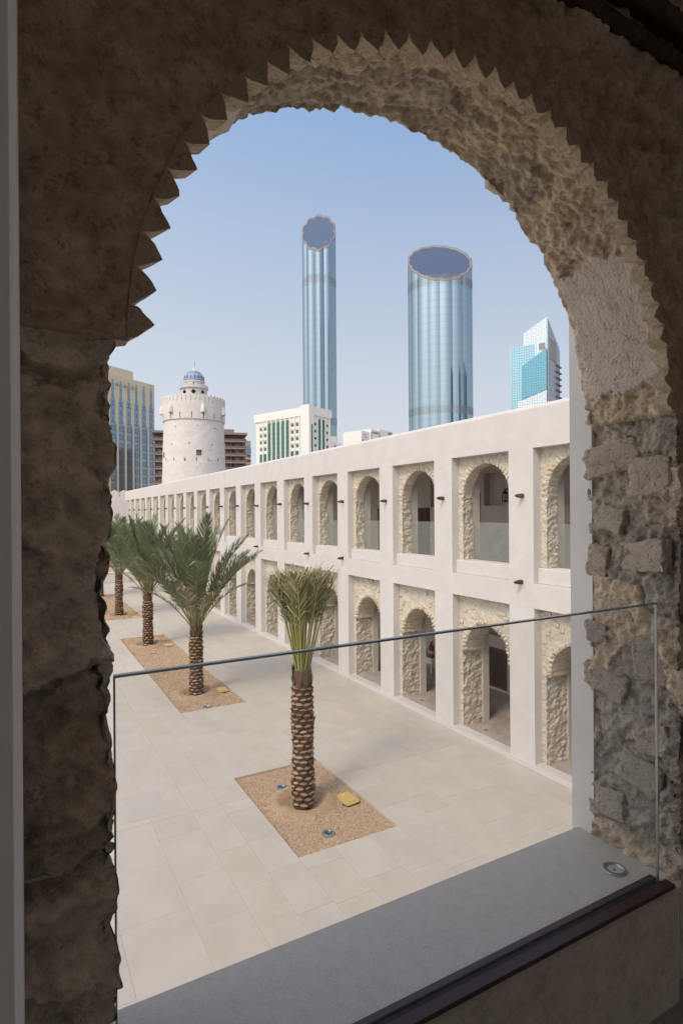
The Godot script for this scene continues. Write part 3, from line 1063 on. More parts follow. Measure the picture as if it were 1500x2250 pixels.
func build_beds() -> void:
	var f := noise(77, 0.03, 3)
	var names := ["short gravel bed around the nearest palm", "long gravel bed around the second and third palms", "far gravel bed around the two most distant palms"]
	var st := []
	for s in 3:
		var lm := lump(500 + s, 2)
		st.append(lm)
	for k in 3:
		var b = BEDS[k]
		var step: float = [0.022, 0.045, 0.10][k]
		var nu := int((b[1] - b[0]) / step) + 1
		var nv := int((b[3] - b[2]) / step) + 1
		var pts := PackedVector3Array()
		var cols := PackedColorArray()
		for i in nu:
			for j in nv:
				var x: float = lerpf(b[0], b[1], float(i) / (nu - 1))
				var d: float = lerpf(b[2], b[3], float(j) / (nv - 1))
				pts.append(Vector3(x, bed_height(x, d, b, f), -d))
				var near := 9.0
				for p in PALMS:
					near = minf(near, Vector2(x - 4.72, d - p).length())
				var sandy := smooth(0.72, 0.55, near + 0.12 * f.get_noise_2d(x * 90, d * 90))
				cols.append(L(1, 1, 1).lerp(L(1.05, 1.0, 0.93), sandy))
		var mb := MB.new()
		mb.grid(nu, nv, pts, cols)
		var node := struct(["gravel_bed_near", "gravel_bed_middle", "gravel_bed_far"][k], mb, M.gravel)
		node.set_meta("label", names[k])
		# thin steel edging
		for e in [[b[0] - 0.004, b[0] + 0.004, b[2], b[3]], [b[1] - 0.004, b[1] + 0.004, b[2], b[3]], [b[0], b[1], b[2] - 0.004, b[2] + 0.004], [b[0], b[1], b[3] - 0.004, b[3] + 0.004]]:
			boxpart("edging", Vector3(e[0], -0.2, -e[2]), Vector3(e[1], 0.001, -e[3]), M.joint, node)
		var mm := MultiMesh.new()
		mm.transform_format = MultiMesh.TRANSFORM_3D
		mm.use_colors = true
		mm.mesh = st[0].mesh(M.plain)
		mm.instance_count = [26000, 30000, 12000][k]
		for i in mm.instance_count:
			var x := R.randf_range(b[0] + 0.012, b[1] - 0.012)
			var d := R.randf_range(b[2] + 0.012, b[3] - 0.012)
			var near := 9.0
			for p in PALMS:
				near = minf(near, Vector2(x - 4.72, d - p).length())
			var s: float = R.randf_range(0.007, 0.016) * [1.0, 1.5, 2.2][k]
			if near < 0.62 and R.randf() < 0.85:
				s *= 0.35
			mm.set_instance_transform(i, Transform3D(Basis.from_euler(Vector3(R.randf() * 6, R.randf() * 6, 0)) * Basis.from_scale(Vector3(s, s * 0.7, s * 1.25)), Vector3(x, bed_height(x, d, b, f) + s * 0.12, -d)))
			var c := L(0.44, 0.325, 0.21).lerp(L(0.60, 0.49, 0.36), R.randf()) if R.randf() < 0.8 else L(0.20, 0.135, 0.085).lerp(L(0.36, 0.24, 0.14), R.randf())
			mm.set_instance_color(i, c)
		var mi := MultiMeshInstance3D.new()
		mi.multimesh = mm
		mi.name = ["pea_gravel_near", "pea_gravel_middle", "pea_gravel_far"][k]
		add_child(mi)
		tag(mi, ["loose tan pea gravel in the short near bed", "loose tan pea gravel in the long middle bed", "loose tan pea gravel in the far bed"][k], "gravel", "", "stuff")
	var ups := [[4.634, 8.87, "round black uplight in front of the nearest palm"], [4.60, 10.80, "round black uplight half hidden behind the nearest palm"], [4.667, 16.33, "round black uplight in front of the second palm"], [4.62, 23.64, "round black uplight in front of the third palm"]]
	for u in ups:
		uplight(Vector3(u[0], bed_height(u[0], u[1], BEDS[0], f) + 0.02, -u[1]), 0.115, u[2], "ground uplights beside the palms", M.steel)
	var lids := [[5.48, 9.70, "yellow plastic valve box lid beside the nearest palm"], [5.50, 17.60, "yellow plastic valve box lid beside the second palm"], [5.46, 24.78, "yellow plastic valve box lid beside the third palm"], [5.42, 32.3, "yellow plastic valve box lid beside the fourth palm"]]
	for u in lids:
		var o := thing("valve_box_lid", u[2], "valve lid", Vector3(u[0], bed_height(u[0], u[1], BEDS[0], f) + 0.025, -u[1]), 0.12, "valve box lids in the gravel")
		o.rotation.x = 0.05
		var poly := PackedVector2Array()
		for i in 4:
			for q in 5:
				var a := PI / 2 * (i + q / 4.0)
				poly.append(Vector2([0.105, -0.105, -0.105, 0.105][i], [0.16, 0.16, -0.16, -0.16][i]) + Vector2(cos(a), sin(a)) * 0.055)
		var lm := MB.new()
		lm.extrude(poly, 0.02, Transform3D(Basis.from_euler(Vector3(-PI / 2, 0, 0)), Vector3.ZERO))
		put("lid", lm, M.gold_lid, o)
		var rm := MB.new()
		for i in poly.size():
			poly[i] *= 1.06
		rm.extrude(poly, 0.03, Transform3D(Basis.from_euler(Vector3(-PI / 2, 0, 0)), Vector3(0, -0.026, 0)))
		put("rim", rm, M.black, o)
		boxpart("finger_slot", Vector3(-0.03, 0.019, -0.15), Vector3(0.03, 0.0225, -0.125), M.white_paint, o)
		for q in [-0.05, 0.05]:
			boxpart("bolt", Vector3(q - 0.01, 0.019, 0.13), Vector3(q + 0.01, 0.023, 0.15), M.black, o)


# ------------------------------------------------------------------ palms

func frond(seed_: int, len_: float, lean0: float, bend: float, bare: float, pairs: int, leaf_len: float, dry: float, cut_y := 99.0) -> MB:
	var r := RandomNumberGenerator.new()
	r.seed = seed_
	var mb := MB.new()
	var steps := 18
	var path := [Vector3.ZERO]
	var rad := [0.032]
	var side_b := r.randf_range(-0.12, 0.12)
	for i in steps:
		var t := (i + 0.5) / steps
		var a := lean0 + bend * pow(t, 1.5)
		path.append(path[-1] + Vector3(sin(a), cos(a), side_b * t) * (len_ / steps))
		rad.append(lerpf(0.022, 0.004, pow((i + 1.0) / steps, 0.7)))
	if cut_y < 90.0:
		while path.size() > 3 and path[-1].y > cut_y:
			path.pop_back()
			rad.pop_back()
	var stem := L(0.27, 0.27, 0.085)
	mb.tube(path, rad, 5, stem if cut_y < 90.0 else L(0.20, 0.215, 0.085))
	var top: float = (path.size() - 1.0) / steps
	var greens := [L(0.10, 0.13, 0.058), L(0.135, 0.165, 0.082), L(0.18, 0.205, 0.118), L(0.115, 0.145, 0.058)]
	if cut_y < 90.0:
		greens = [L(0.10, 0.125, 0.04), L(0.145, 0.165, 0.06), L(0.19, 0.195, 0.085), L(0.12, 0.14, 0.04)]
	for k in pairs:
		var t := lerpf(bare, 0.995, (k + r.randf_range(-0.3, 0.3)) / pairs)
		if t > top:
			continue
		var fi := t * steps
		var i0 := mini(int(fi), path.size() - 2)
		var p: Vector3 = path[i0].lerp(path[i0 + 1], clampf(fi - i0, 0, 1))
		var tg: Vector3 = (path[i0 + 1] - path[i0]).normalized()
		var zs := Vector3(0, 0, 1)
		var up := zs.cross(tg).normalized()  # towards the inside of the crown
		if up.dot(Vector3(-1, 0.3, 0)) < 0:
			up = -up
		var u := (t - bare) / (1.0 - bare)
		var ll := leaf_len * (0.35 + 1.3 * u * (1.0 - u) * 2.0) * r.randf_range(0.85, 1.1)
		if u > 0.85:
			ll *= 0.85
		for sg in [-1.0, 1.0]:
			if r.randf() < 0.05:
				continue
			var spread := lerpf(0.95, 0.42, u) + r.randf_range(-0.14, 0.14)
			var lift := r.randf_range(0.05, 0.42)
			if cut_y < 90.0:
				spread *= 0.62
				lift = r.randf_range(-0.7, 0.6)
			var dir: Vector3 = (tg * cos(spread) + zs * sg * sin(spread) * 0.92 + up * lift * sin(spread)).normalized()
			var wide: Vector3 = dir.cross(up).normalized().lerp(up, r.randf_range(-0.35, 0.35)).normalized()
			wide = (wide - dir * wide.dot(dir)).normalized()
			var w := (0.0105 if cut_y < 90.0 else 0.0142) * r.randf_range(0.8, 1.2)
			var droop := Vector3(0, -1, 0) * ll * r.randf_range(0.0, 0.10)
			var a := p
			var b: Vector3 = p + dir * ll * 0.5
			var e: Vector3 = p + dir * ll + droop
			var col: Color = greens[r.randi() % 4]
			var isdry := r.randf() < dry
			if isdry:
				col = L(0.36, 0.27, 0.16).lerp(L(0.46, 0.36, 0.23), r.randf())
				e += Vector3(r.randf_range(-0.1, 0.1), r.randf_range(-0.22, 0.0), r.randf_range(-0.1, 0.1))
			var etip := col
			if cut_y < 90.0:
				if e.y > cut_y:
					var q := clampf((cut_y + r.randf_range(-0.16, 0.07) - p.y) / maxf(e.y - p.y, 0.01), 0.1, 1.0)
					b = p + dir * ll * 0.5 * q
					e = p + (dir * ll + droop) * q
					mb.quad(a - wide * w * 0.5, a + wide * w * 0.5, b + wide * w, b - wide * w, col)
					var tipc := L(0.40, 0.31, 0.19) if r.randf() < 0.5 else col
					mb.quad(b - wide * w, b + wide * w, e + wide * w * 0.8, e - wide * w * 0.8, tipc.lerp(col, 0.35))
					continue
			mb.quad(a - wide * w * 0.5, a + wide * w * 0.5, b + wide * w, b - wide * w, col)
			mb.tri(b - wide * w, b + wide * w, e, etip)
	return mb


func leaf_base(tone: float) -> MB:  # the stub of a cut frond: a wedge leaning out and up, with a pale cut face
	var mb := MB.new()
	var br := L(0.15, 0.08, 0.044) * (0.8 + 0.4 * tone)
	var dk := L(0.085, 0.047, 0.028)
	var cut := L(0.27, 0.18, 0.11).lerp(L(0.42, 0.32, 0.215), tone)
	var w := 0.092
	# x across, y up, z out from the trunk
	var l := Vector3(-w, 0.0, -0.012)
	var r := Vector3(w, 0.0, -0.012)
	var bot := Vector3(0, -0.11, -0.006)
	var ul := Vector3(-w * 0.55, 0.016, 0.020)
	var ur := Vector3(w * 0.55, 0.016, 0.020)
	var um := Vector3(0, 0.026, 0.014)
	var dl := Vector3(-w * 0.80, -0.002, 0.034)
	var dr := Vector3(w * 0.80, -0.002, 0.034)
	var dm := Vector3(0, -0.008, 0.062)
	mb.quad(dl, dm, um, ul, cut)
	mb.quad(dm, dr, ur, um, cut)
	mb.tri(bot, dm, dl, br)
	mb.tri(bot, dr, dm, br)
	mb.tri(l, bot, dl, dk)
	mb.tri(bot, r, dr, dk)
	mb.tri(l, dl, ul, dk)
	mb.tri(r, ur, dr, dk)
	mb.tri(l, ul, um, br)
	mb.tri(r, um, ur, br)
	mb.tri(l, um, r, dk)
	return mb


func trunk(parent: Node3D, h: float, bases: Array, skirt: ArrayMesh) -> void:
	var f := noise(60, 6.0, 2)
	var core := MB.new()
	var prof := []
	for i in 14:
		var y := h * i / 13.0
		prof.append(Vector2(0.178 + 0.012 * sin(i * 0.9) - 0.012 * (y / h), y - 0.12 if i == 0 else y))
	prof.append(Vector2(0.10, h + 0.05))
	core.lathe(prof, 16, Vector3.ZERO, L(0.11, 0.062, 0.037), f, 0.02)
	var tr := put("trunk", core, M.bark, parent)
	var rows := int(h / 0.098)
	for i in rows:
		var y := 0.06 + i * 0.098
		if y > h - 0.30:
			break
		for k in 8:
			var a := TAU * (k + 0.5 * (i % 2)) / 8.0 + R.randf_range(-0.05, 0.05)
			var s := R.randf_range(0.82, 1.18)
			var rr := 0.176 + 0.012 * sin(y / h * 12.0) - 0.012 * y / h
			put("leaf_base", bases[R.randi() % bases.size()], null, tr, Transform3D(Basis(Vector3.UP, a) * Basis.from_euler(Vector3(R.randf_range(-0.28, 0.2), R.randf_range(-0.12, 0.12), R.randf_range(-0.16, 0.16))) * Basis.from_scale(Vector3.ONE * s), Vector3(sin(a) * rr, y + R.randf_range(-0.012, 0.012), cos(a) * rr)))
	for i in 46:  # dry fibrous bases below the crown
		var a := R.randf() * TAU
		var y := h - 0.32 + 0.36 * i / 46.0
		put("dry_sheath", skirt, null, tr, Transform3D(Basis(Vector3.UP, a) * Basis.from_euler(Vector3(R.randf_range(-0.1, 0.32), 0, R.randf_range(-0.25, 0.25))) * Basis.from_scale(Vector3(R.randf_range(0.7, 1.1), R.randf_range(0.7, 1.2), 1)), Vector3(sin(a) * 0.165, y, cos(a) * 0.165)))


func build_palms() -> void:
	R.seed = 42
	var bases := [leaf_base(1.0).mesh(M.bark), leaf_base(0.7).mesh(M.bark), leaf_base(0.4).mesh(M.bark), leaf_base(0.15).mesh(M.bark), leaf_base(0.0).mesh(M.bark)]
	var sk := MB.new()
	for q in 3:
		var o := (q - 1) * 0.03
		sk.quad(Vector3(o - 0.022, -0.04, 0.01), Vector3(o + 0.022, -0.04, 0.01), Vector3(o + 0.014, 0.07, 0.022), Vector3(o - 0.012, 0.07, 0.024), L(0.16, 0.095, 0.055))
		sk.tri(Vector3(o - 0.012, 0.07, 0.024), Vector3(o + 0.014, 0.07, 0.022), Vector3(o + 0.004 * q, 0.15 + 0.02 * q, 0.02), L(0.22, 0.15, 0.095))
	var skirt := sk.mesh(M.bark)
	# the nearest palm: fronds tied upright and clipped level
	var p := thing("palm_tree", "young date palm with upright fronds clipped flat across the top", "palm tree", Vector3(4.69, -0.02, -PALMS[0]), 0.4, "date palms in the courtyard")
	trunk(p, 2.52, bases, skirt)
	for i in 34:
		var a := i * 2.39996
		var q := sqrt((i + 0.5) / 34.0)
		var m := frond(700 + i, 3.4, 0.02 + 0.21 * q, 0.10 + 0.14 * q, 0.30, 96, 0.62, 0.07 + 0.17 * q, 1.98 + R.randf_range(-0.10, 0.07) - 0.06 * q)
		put("frond", m, M.leaf, p, Transform3D(Basis(Vector3.UP, a), Vector3(cos(a) * 0.10 * q, 2.40, -sin(a) * 0.10 * q)))
	# the others have open crowns; one set of fronds shared between them
	var sets := []
	for s in 4:
		sets.append([
			frond(800 + s, 3.35, 0.06, 0.35, 0.24, 84, 0.62, 0.01).mesh(M.leaf),
			frond(820 + s, 3.3, 0.26, 0.50, 0.24, 84, 0.64, 0.02).mesh(M.leaf),
			frond(840 + s, 3.0, 0.46, 0.62, 0.26, 80, 0.62, 0.06).mesh(M.leaf),
			frond(860 + s, 2.3, 0.58, 0.75, 0.28, 56, 0.52, 0.25).mesh(M.leaf),
		])
	var dead := frond(880, 2.0, 0.35, 0.5, 0.25, 50, 0.42, 1.0).mesh(M.leaf)
	var labels := ["date palm with a full open crown, second from the window", "date palm with some dry brown fronds, third from the window", "date palm fourth from the window, half behind the third", "farthest date palm, mostly hidden by the window's left jamb"]
	var heights := [2.08, 2.2, 2.25, 2.25]
	for k in 4:
		var t := thing("palm_tree", labels[k], "palm tree", Vector3(4.73, -0.02, -PALMS[k + 1]), k * 1.3 + 0.3, "date palms in the courtyard")
		trunk(t, heights[k], bases, skirt)
		var n := 34
		for i in n:
			var a := i * 2.39996 + R.randf_range(-0.15, 0.15)
			var q := (i + 0.5) / n
			var cls := 0 if q < 0.2 else (1 if q < 0.5 else (2 if q < 0.82 else 3))
			var s := R.randf_range(0.9, 1.06)
			put("frond", sets[R.randi() % 4][cls], null, t, Transform3D(Basis(Vector3.UP, a) * Basis.from_euler(Vector3(R.randf_range(-0.1, 0.1), 0, R.randf_range(-0.08, 0.08))) * Basis.from_scale(Vector3.ONE * s), Vector3(cos(a) * 0.09, heights[k] - 0.10, -sin(a) * 0.09)))
		for i in [1, 4, 3, 2][k]:
			var a := R.randf() * TAU
			put("dry_frond", dead, null, t, Transform3D(Basis(Vector3.UP, a), Vector3(cos(a) * 0.12, heights[k] - 0.12, -sin(a) * 0.12)))


# ------------------------------------------------------------------ small things in the arcade

func build_small() -> void:
	var tray := thing("extinguisher_stand", "pale grey tray stand under the two fire extinguishers", "stand", Vector3(12.15, 0.12, -15.75))
	boxpart("tray_floor", Vector3(-0.22, 0.30, -0.38), Vector3(0.22, 0.33, 0.38), M.white_paint, tray)
	for s in [-1.0, 1.0]:
		boxpart("tray_side", Vector3(s * 0.22 - 0.01, 0.33, -0.38), Vector3(s * 0.22 + 0.01, 0.50, 0.38), M.white_paint, tray)
		boxpart("tray_side", Vector3(-0.21, 0.33, s * 0.38 - 0.01), Vector3(0.21, 0.50, s * 0.38 + 0.01), M.white_paint, tray)
		boxpart("leg", Vector3(s * 0.18 - 0.02, 0.0, -0.32), Vector3(s * 0.18 + 0.02, 0.30, -0.28), M.white_paint, tray)
		boxpart("leg", Vector3(s * 0.18 - 0.02, 0.0, 0.28), Vector3(s * 0.18 + 0.02, 0.30, 0.32), M.white_paint, tray)
	extinguisher(Vector3(12.12, 0.45, -15.62), 0.10, 0.62, "taller red fire extinguisher in the pale tray", M.white_paint)
	extinguisher(Vector3(12.06, 0.45, -15.92), 0.085, 0.44, "shorter red fire extinguisher with a blue band in the tray", M.blue_paint)
	var ln := thing("wall_lantern", "small black lantern on the arcade's upper rear wall", "lantern", Vector3(12.5, 5.76, -12.46))
	boxpart("bracket", Vector3(-0.14, 0.36, -0.015), Vector3(0.0, 0.39, 0.015), M.black, ln)
	var roof := MB.new()
	roof.lathe([Vector2(0.075, 0.24), Vector2(0.06, 0.29), Vector2(0.02, 0.33), Vector2(0.012, 0.37), Vector2(0, 0.37)], 8, Vector3(-0.12, 0, 0))
	put("cap", roof, M.black, ln)
	boxpart("base", Vector3(-0.18, 0.0, -0.06), Vector3(-0.06, 0.03, 0.06), M.black, ln)
	for q in [[-0.175, -0.055], [-0.065, -0.055], [-0.175, 0.055], [-0.065, 0.055]]:
		boxpart("post", Vector3(q[0] - 0.008, 0.03, q[1] - 0.008), Vector3(q[0] + 0.008, 0.24, q[1] + 0.008), M.black, ln)
	boxpart("glass", Vector3(-0.165, 0.03, -0.045), Vector3(-0.075, 0.24, 0.045), M.gallery_pane, ln)


func extinguisher(at: Vector3, r: float, h: float, label: String, band: Material) -> void:
	var o := thing("fire_extinguisher", label, "fire extinguisher", at, -0.9, "fire extinguishers in the tray")
	var m := MB.new()
	m.lathe([Vector2(0, 0), Vector2(r * 0.95, 0), Vector2(r, 0.02), Vector2(r, h * 0.78), Vector2(r * 0.85, h * 0.86), Vector2(r * 0.4, h * 0.92), Vector2(r * 0.25, h * 0.94), Vector2(r * 0.25, h), Vector2(0, h)], 18)
	put("cylinder", m, M.red_paint, o)
	var b := MB.new()
	b.lathe([Vector2(r * 1.006, h * 0.44), Vector2(r * 1.012, h * 0.45), Vector2(r * 1.012, h * 0.58), Vector2(r * 1.006, h * 0.59)], 18)
	put("label_band", b, band, o)
	var hd := boxpart("valve_handle", Vector3(-0.02, h, -0.09), Vector3(0.02, h + 0.03, 0.05), M.black, o)
	boxpart("lever", Vector3(-0.015, h + 0.05, -0.10), Vector3(0.015, h + 0.065, 0.04), M.steel, hd)
	var t := MB.new()
	var path := []
	for i in 12:
		var a := PI * 1.1 * i / 11.0
		path.append(Vector3(0.0, h + 0.02 - (1 - cos(a)) * h * 0.33, 0.05 + sin(a) * r * 1.5))
	var rad := []
	rad.resize(12)
	rad.fill(0.012)
	t.tube(path, rad, 7)
	put("hose", t, M.black, o)


# ------------------------------------------------------------------ fort tower and city

func build_watchtower() -> void:
	R.seed = 8
	var C := Vector3(21.25, 0, -79.7)
	var o := thing("fort_watchtower", "round whitewashed fort tower with a blue tiled dome", "watchtower", C)
	var f := noise(90, 0.5, 4)
	var cam_a := atan2(-C.x, -C.z)  # bearing of the window as seen from the tower
	var holes := []  # [bearing, height, half width, half height]
	for q in range(-3, 4):
		holes.append([cam_a - 0.07 + q * 0.37, 18.37, 0.05, 0.40])
		holes.append([cam_a + 0.07 + q * 0.37, 12.6, 0.05, 0.22])
	for q in [[-0.62, 16.9], [0.12, 17.0], [0.72, 16.8], [-0.75, 14.6], [-0.15, 14.7], [0.60, 14.6], [-0.28, 12.45], [0.52, 12.45]]:
		holes.append([cam_a + q[0], q[1], 0.085, 0.08])
	holes.append([cam_a + 0.145, 13.42, 0.37, 0.39])
	holes.append([cam_a - 1.22, 13.3, 0.2, 0.38])
	var open_at := func(p: Vector3) -> bool:
		var r := Vector2(p.x, p.z).length()
		for q in holes:
			if absf(p.y - q[1]) < q[3] and r > 2.0 and absf(angle_difference(atan2(p.x, p.z), q[0])) * r < q[2]:
				return true
		return false
	var body := MB.new()
	var prof := []
	for i in 181:
		var y := 17.95 * i / 180.0
		prof.append(Vector2(4.62 - 0.62 * y / 18.0, y))
	body.lathe(prof, 520, Vector3.ZERO, null, f, 0.06)
	body.cut(open_at)
	put("shaft", body, M.tower_plaster, o)
	var lining := MB.new()
	lining.lathe([Vector2(3.75, 0), Vector2(3.1, 18.0), Vector2(3.1, 19.2)], 48)
	put("inner_wall", lining, M.tower_plaster, o)
	var drum := MB.new()
	var dprof := [Vector2(3.9, 17.8), Vector2(4.14, 17.86)]
	for i in 48:
		dprof.append(Vector2(4.16 + 0.04 * i / 47.0, 17.9 + 2.3 * i / 47.0))
	dprof.append_array([Vector2(3.86, 20.2), Vector2(3.86, 19.2), Vector2(0.0, 19.2)])
	drum.lathe(dprof, 520, Vector3.ZERO, null, f, 0.03)
	drum.cut(open_at)
	put("drum", drum, M.tower_plaster, o)
	for i in 44:
		var a := TAU * i / 44.0
		var m := MB.new()
		var poly := PackedVector2Array([Vector2(-0.265, 0), Vector2(0.265, 0), Vector2(0.265, 0.72), Vector2(0.2, 0.84), Vector2(0.1, 0.93), Vector2(0, 0.96), Vector2(-0.1, 0.93), Vector2(-0.2, 0.84), Vector2(-0.265, 0.72)])
		m.extrude(poly, 0.32)
		put("merlon", m, M.tower_plaster, o, Transform3D(Basis(Vector3.UP, a), Vector3(sin(a) * 3.88, 20.19, cos(a) * 3.88)))
	for q in [-1.42, -0.78, 0.28, 1.12, 2.2, 3.3]:
		var a: float = cam_a + q * 0.98
		var m := MB.new()
		m.lathe([Vector2(0.50, 0.0), Vector2(0.54, 0.06), Vector2(0.50, 0.5), Vector2(0.36, 0.95), Vector2(0.12, 1.25), Vector2(0, 1.3)], 14)
		put("hood", m, M.tower_plaster, o, Transform3D(Basis(Vector3.UP, a) * Basis.from_scale(Vector3(0.62, 1, 1.0)), Vector3(sin(a) * 4.14, 18.75, cos(a) * 4.14)))
	var wa := cam_a + 0.145  # reveals of the square window
	var reveal := MB.new()
	for q in [[-0.40, 0, 0.06, 0.86], [0.40, 0, 0.06, 0.86], [0, 0.42, 0.74, 0.06], [0, -0.42, 0.74, 0.06]]:
		reveal.box(Vector3(q[0], q[1], 0), Vector3(q[2], q[3], 0.7))
	put("window_reveal", reveal, M.tower_plaster, o, Transform3D(Basis(Vector3.UP, wa), Vector3(sin(wa) * 3.82, 13.42, cos(wa) * 3.82)))
	# lantern with its gallery, dome and finial
	var top := Vector3(0.05, 0, 0)
	var lan := MB.new()
	var lprof := []
	for i in 50:
		lprof.append(Vector2(1.72, 19.2 + 3.1 * i / 49.0))
	lprof.append_array([Vector2(1.76, 22.42), Vector2(1.92, 22.5), Vector2(1.93, 22.62), Vector2(1.78, 22.66), Vector2(1.4, 22.7)])
	for i in 14:
		lprof.append(Vector2(1.38, 22.72 + 0.63 * i / 13.0))
	lprof.append_array([Vector2(1.45, 23.40), Vector2(1.44, 23.55), Vector2(1.36, 23.6)])
	lan.lathe(lprof, 256, top)
	var ogee := [[0.0, 0.40], [0.18, 0.36], [0.36, 0.15], [0.5, 0.12], [0.68, 0.32], [0.82, 0.30], [0.96, 0.12], [1.1, 0.0]]
	lan.cut(func(p: Vector3) -> bool:
		var r := Vector2(p.x - top.x, p.z).length()
		for i in 8:
			var off := absf(angle_difference(atan2(p.x - top.x, p.z), cam_a - 0.06 + TAU * i / 8.0)) * r
			if r > 1.6:
				for k in 7:
					var y0: float = 21.2 + ogee[k][0]
					var y1: float = 21.2 + ogee[k + 1][0]
					if p.y >= y0 and p.y < y1 and off < lerpf(ogee[k][1], ogee[k + 1][1], (p.y - y0) / (y1 - y0)):
						return true
			elif p.y > 22.9 and p.y < 23.25 and off < 0.03 + absf(p.y - 23.07) * 0.45:
				return true
		return false)
	var lt := put("lantern_room", lan, M.plaster, o)
	for i in 30:
		var a := TAU * i / 30.0
		var m := MB.new()
		m.box(Vector3(0, 0.17, 0), Vector3(0.27, 0.34, 0.1))
		put("balustrade_block", m, M.plaster, lt, Transform3D(Basis(Vector3.UP, a), top + Vector3(sin(a) * 1.84, 22.63, cos(a) * 1.84)))
	var dome := MB.new()
	var dp := []
	for i in 13:
		var a := PI / 2 * i / 12.0
		dp.append(Vector2(1.40 * pow(cos(a), 0.9) if i < 12 else 0.0, 23.58 + 1.52 * sin(a)))
	dome.lathe(dp, 40, top)
	var dm := put("dome", dome, M.dome_blue, o)
	for q in [[0.02, 0.07], [0.80, 0.90], [1.08, 1.15]]:
		var band := MB.new()
		var bp := []
		for e in [q[0], (q[0] + q[1]) * 0.5, q[1]]:
			bp.append(Vector2(1.40 * pow(cos(e), 0.9) + 0.012, 23.58 + 1.52 * sin(e)))
		band.lathe(bp, 40, top)
		put("tile_band", band, M.dome_dark, dm)
	for i in 16:
		var a := cam_a + 0.05 + TAU * i / 16.0
		for v in 2:
			var m := MB.new()
			m.extrude(PackedVector2Array([Vector2(0, 0.42), Vector2(0.14, 0.2), Vector2(0.06, 0.14), Vector2(0.09, 0), Vector2(-0.09, 0), Vector2(-0.06, 0.14), Vector2(-0.14, 0.2)]), 0.03)
			var e: float = [0.2, 0.95][v]
			var sc: float = [1.0, 0.42][v]
			put("tile_motif", m, M.dome_dark if v == 0 else M.white_paint, dm, Transform3D(Basis(Vector3.UP, a) * Basis.from_euler(Vector3(-e * 0.9, 0, 0)) * Basis.from_scale(Vector3(sc, sc, 1)), top + Vector3(sin(a) * 1.40 * pow(cos(e), 0.9), 23.58 + 1.52 * sin(e), cos(a) * 1.40 * pow(cos(e), 0.9))))
	var fin := MB.new()
	fin.lathe([Vector2(0.46, 25.0), Vector2(0.30, 25.16), Vector2(0.14, 25.4), Vector2(0.1, 25.6), Vector2(0.17, 25.85), Vector2(0.1, 25.95), Vector2(0.13, 26.3), Vector2(0.06, 26.55), Vector2(0, 26.6)], 14, top)
	put("finial", fin, M.plaster, o)


func scallop(n: int, rx: float, rz: float, lobe: float, per: int) -> Array:  # closed outline with n bulging lobes, as [angle index, point]
	var out := []
	for i in n:
		for k in per:
			var t := float(k) / per
			var a := TAU * (i + t) / n
			var g := 1.0 + lobe * sin(PI * t)
			out.append(Vector2(cos(a) * rx * g, sin(a) * rz * g))
	return out


func glass_tower(called: String, label: String, at: Vector3, turn: float, outline: Array, per: int, low: float, high: float, tilt: Vector2, floor_h: float, bands: Array) -> void:
	var o := thing(called, label, "skyscraper", at, turn)
	var n := outline.size()
	var Y := func(p: Vector2) -> float:
		return (low + high) * 0.5 + tilt.dot(p)
	for i in range(0, n, per):
		var m := MB.new()
		var rows := 2
		var pts := PackedVector3Array()
		for k in per + 1:
			var p: Vector2 = outline[(i + k) % n]
			pts.append(Vector3(p.x, 0, p.y))
			pts.append(Vector3(p.x, Y.call(p), p.y))
		m.grid(per + 1, rows, pts, null, true)
		var bay := put("glass_bay", m, M.tower_glass, o)
		# floor lines and the pale louvre strips of the plant floors
		var lines := MB.new()
		var top: float = Y.call(outline[i])
		var y := 60.0
		while y < top - 4.0:
			for k in per:
				var a: Vector2 = outline[(i + k) % n] * 1.0015
				var b: Vector2 = outline[(i + k + 1) % n] * 1.0015
				lines.quad(Vector3(b.x, y, b.y), Vector3(a.x, y, a.y), Vector3(a.x, y + 0.35, a.y), Vector3(b.x, y + 0.35, b.y))
			y += floor_h
		put("floor_lines", lines, M.floor_line, bay).set_meta("kind", "stuff")
		var lv := MB.new()
		for bd in bands:
			for k in per:
				var a: Vector2 = outline[(i + k) % n] * 1.004
				var b: Vector2 = outline[(i + k + 1) % n] * 1.004
				for q in [0.3]:
					var c := a.lerp(b, q)
					var d := a.lerp(b, q + 0.3)
					var yb: float = bd[0]
					lv.quad(Vector3(d.x, yb, d.y), Vector3(c.x, yb, c.y), Vector3(c.x, yb + bd[1], c.y), Vector3(d.x, yb + bd[1], d.y))
		if bands:
			put("louvre_strips", lv, M.tower_trim, bay).set_meta("kind", "stuff")
	var rim := MB.new()
	var pts := PackedVector3Array()
	for q in n:
		var p: Vector2 = outline[q]
		for e in [[1.004, -1.6], [1.01, 0.5], [0.965, 0.7], [0.935, 0.2], [0.935, -1.5]]:
			var s: Vector2 = p * e[0]
			pts.append(Vector3(s.x, Y.call(s) + e[1], s.y))
	rim.grid(n, 5, pts, null, true, true)
	put("roof_rim", rim, M.tower_trim, o)
	var roof := MB.new()
	for q in n:
		var a: Vector2 = outline[q] * 0.945
		var b: Vector2 = outline[(q + 1) % n] * 0.945
		roof.tri(Vector3(0, Y.call(Vector2.ZERO) - 0.3, 0), Vector3(b.x, Y.call(b) - 0.3, b.y), Vector3(a.x, Y.call(a) - 0.3, a.y))
	put("glass_roof", roof, M.tower_roof, o)


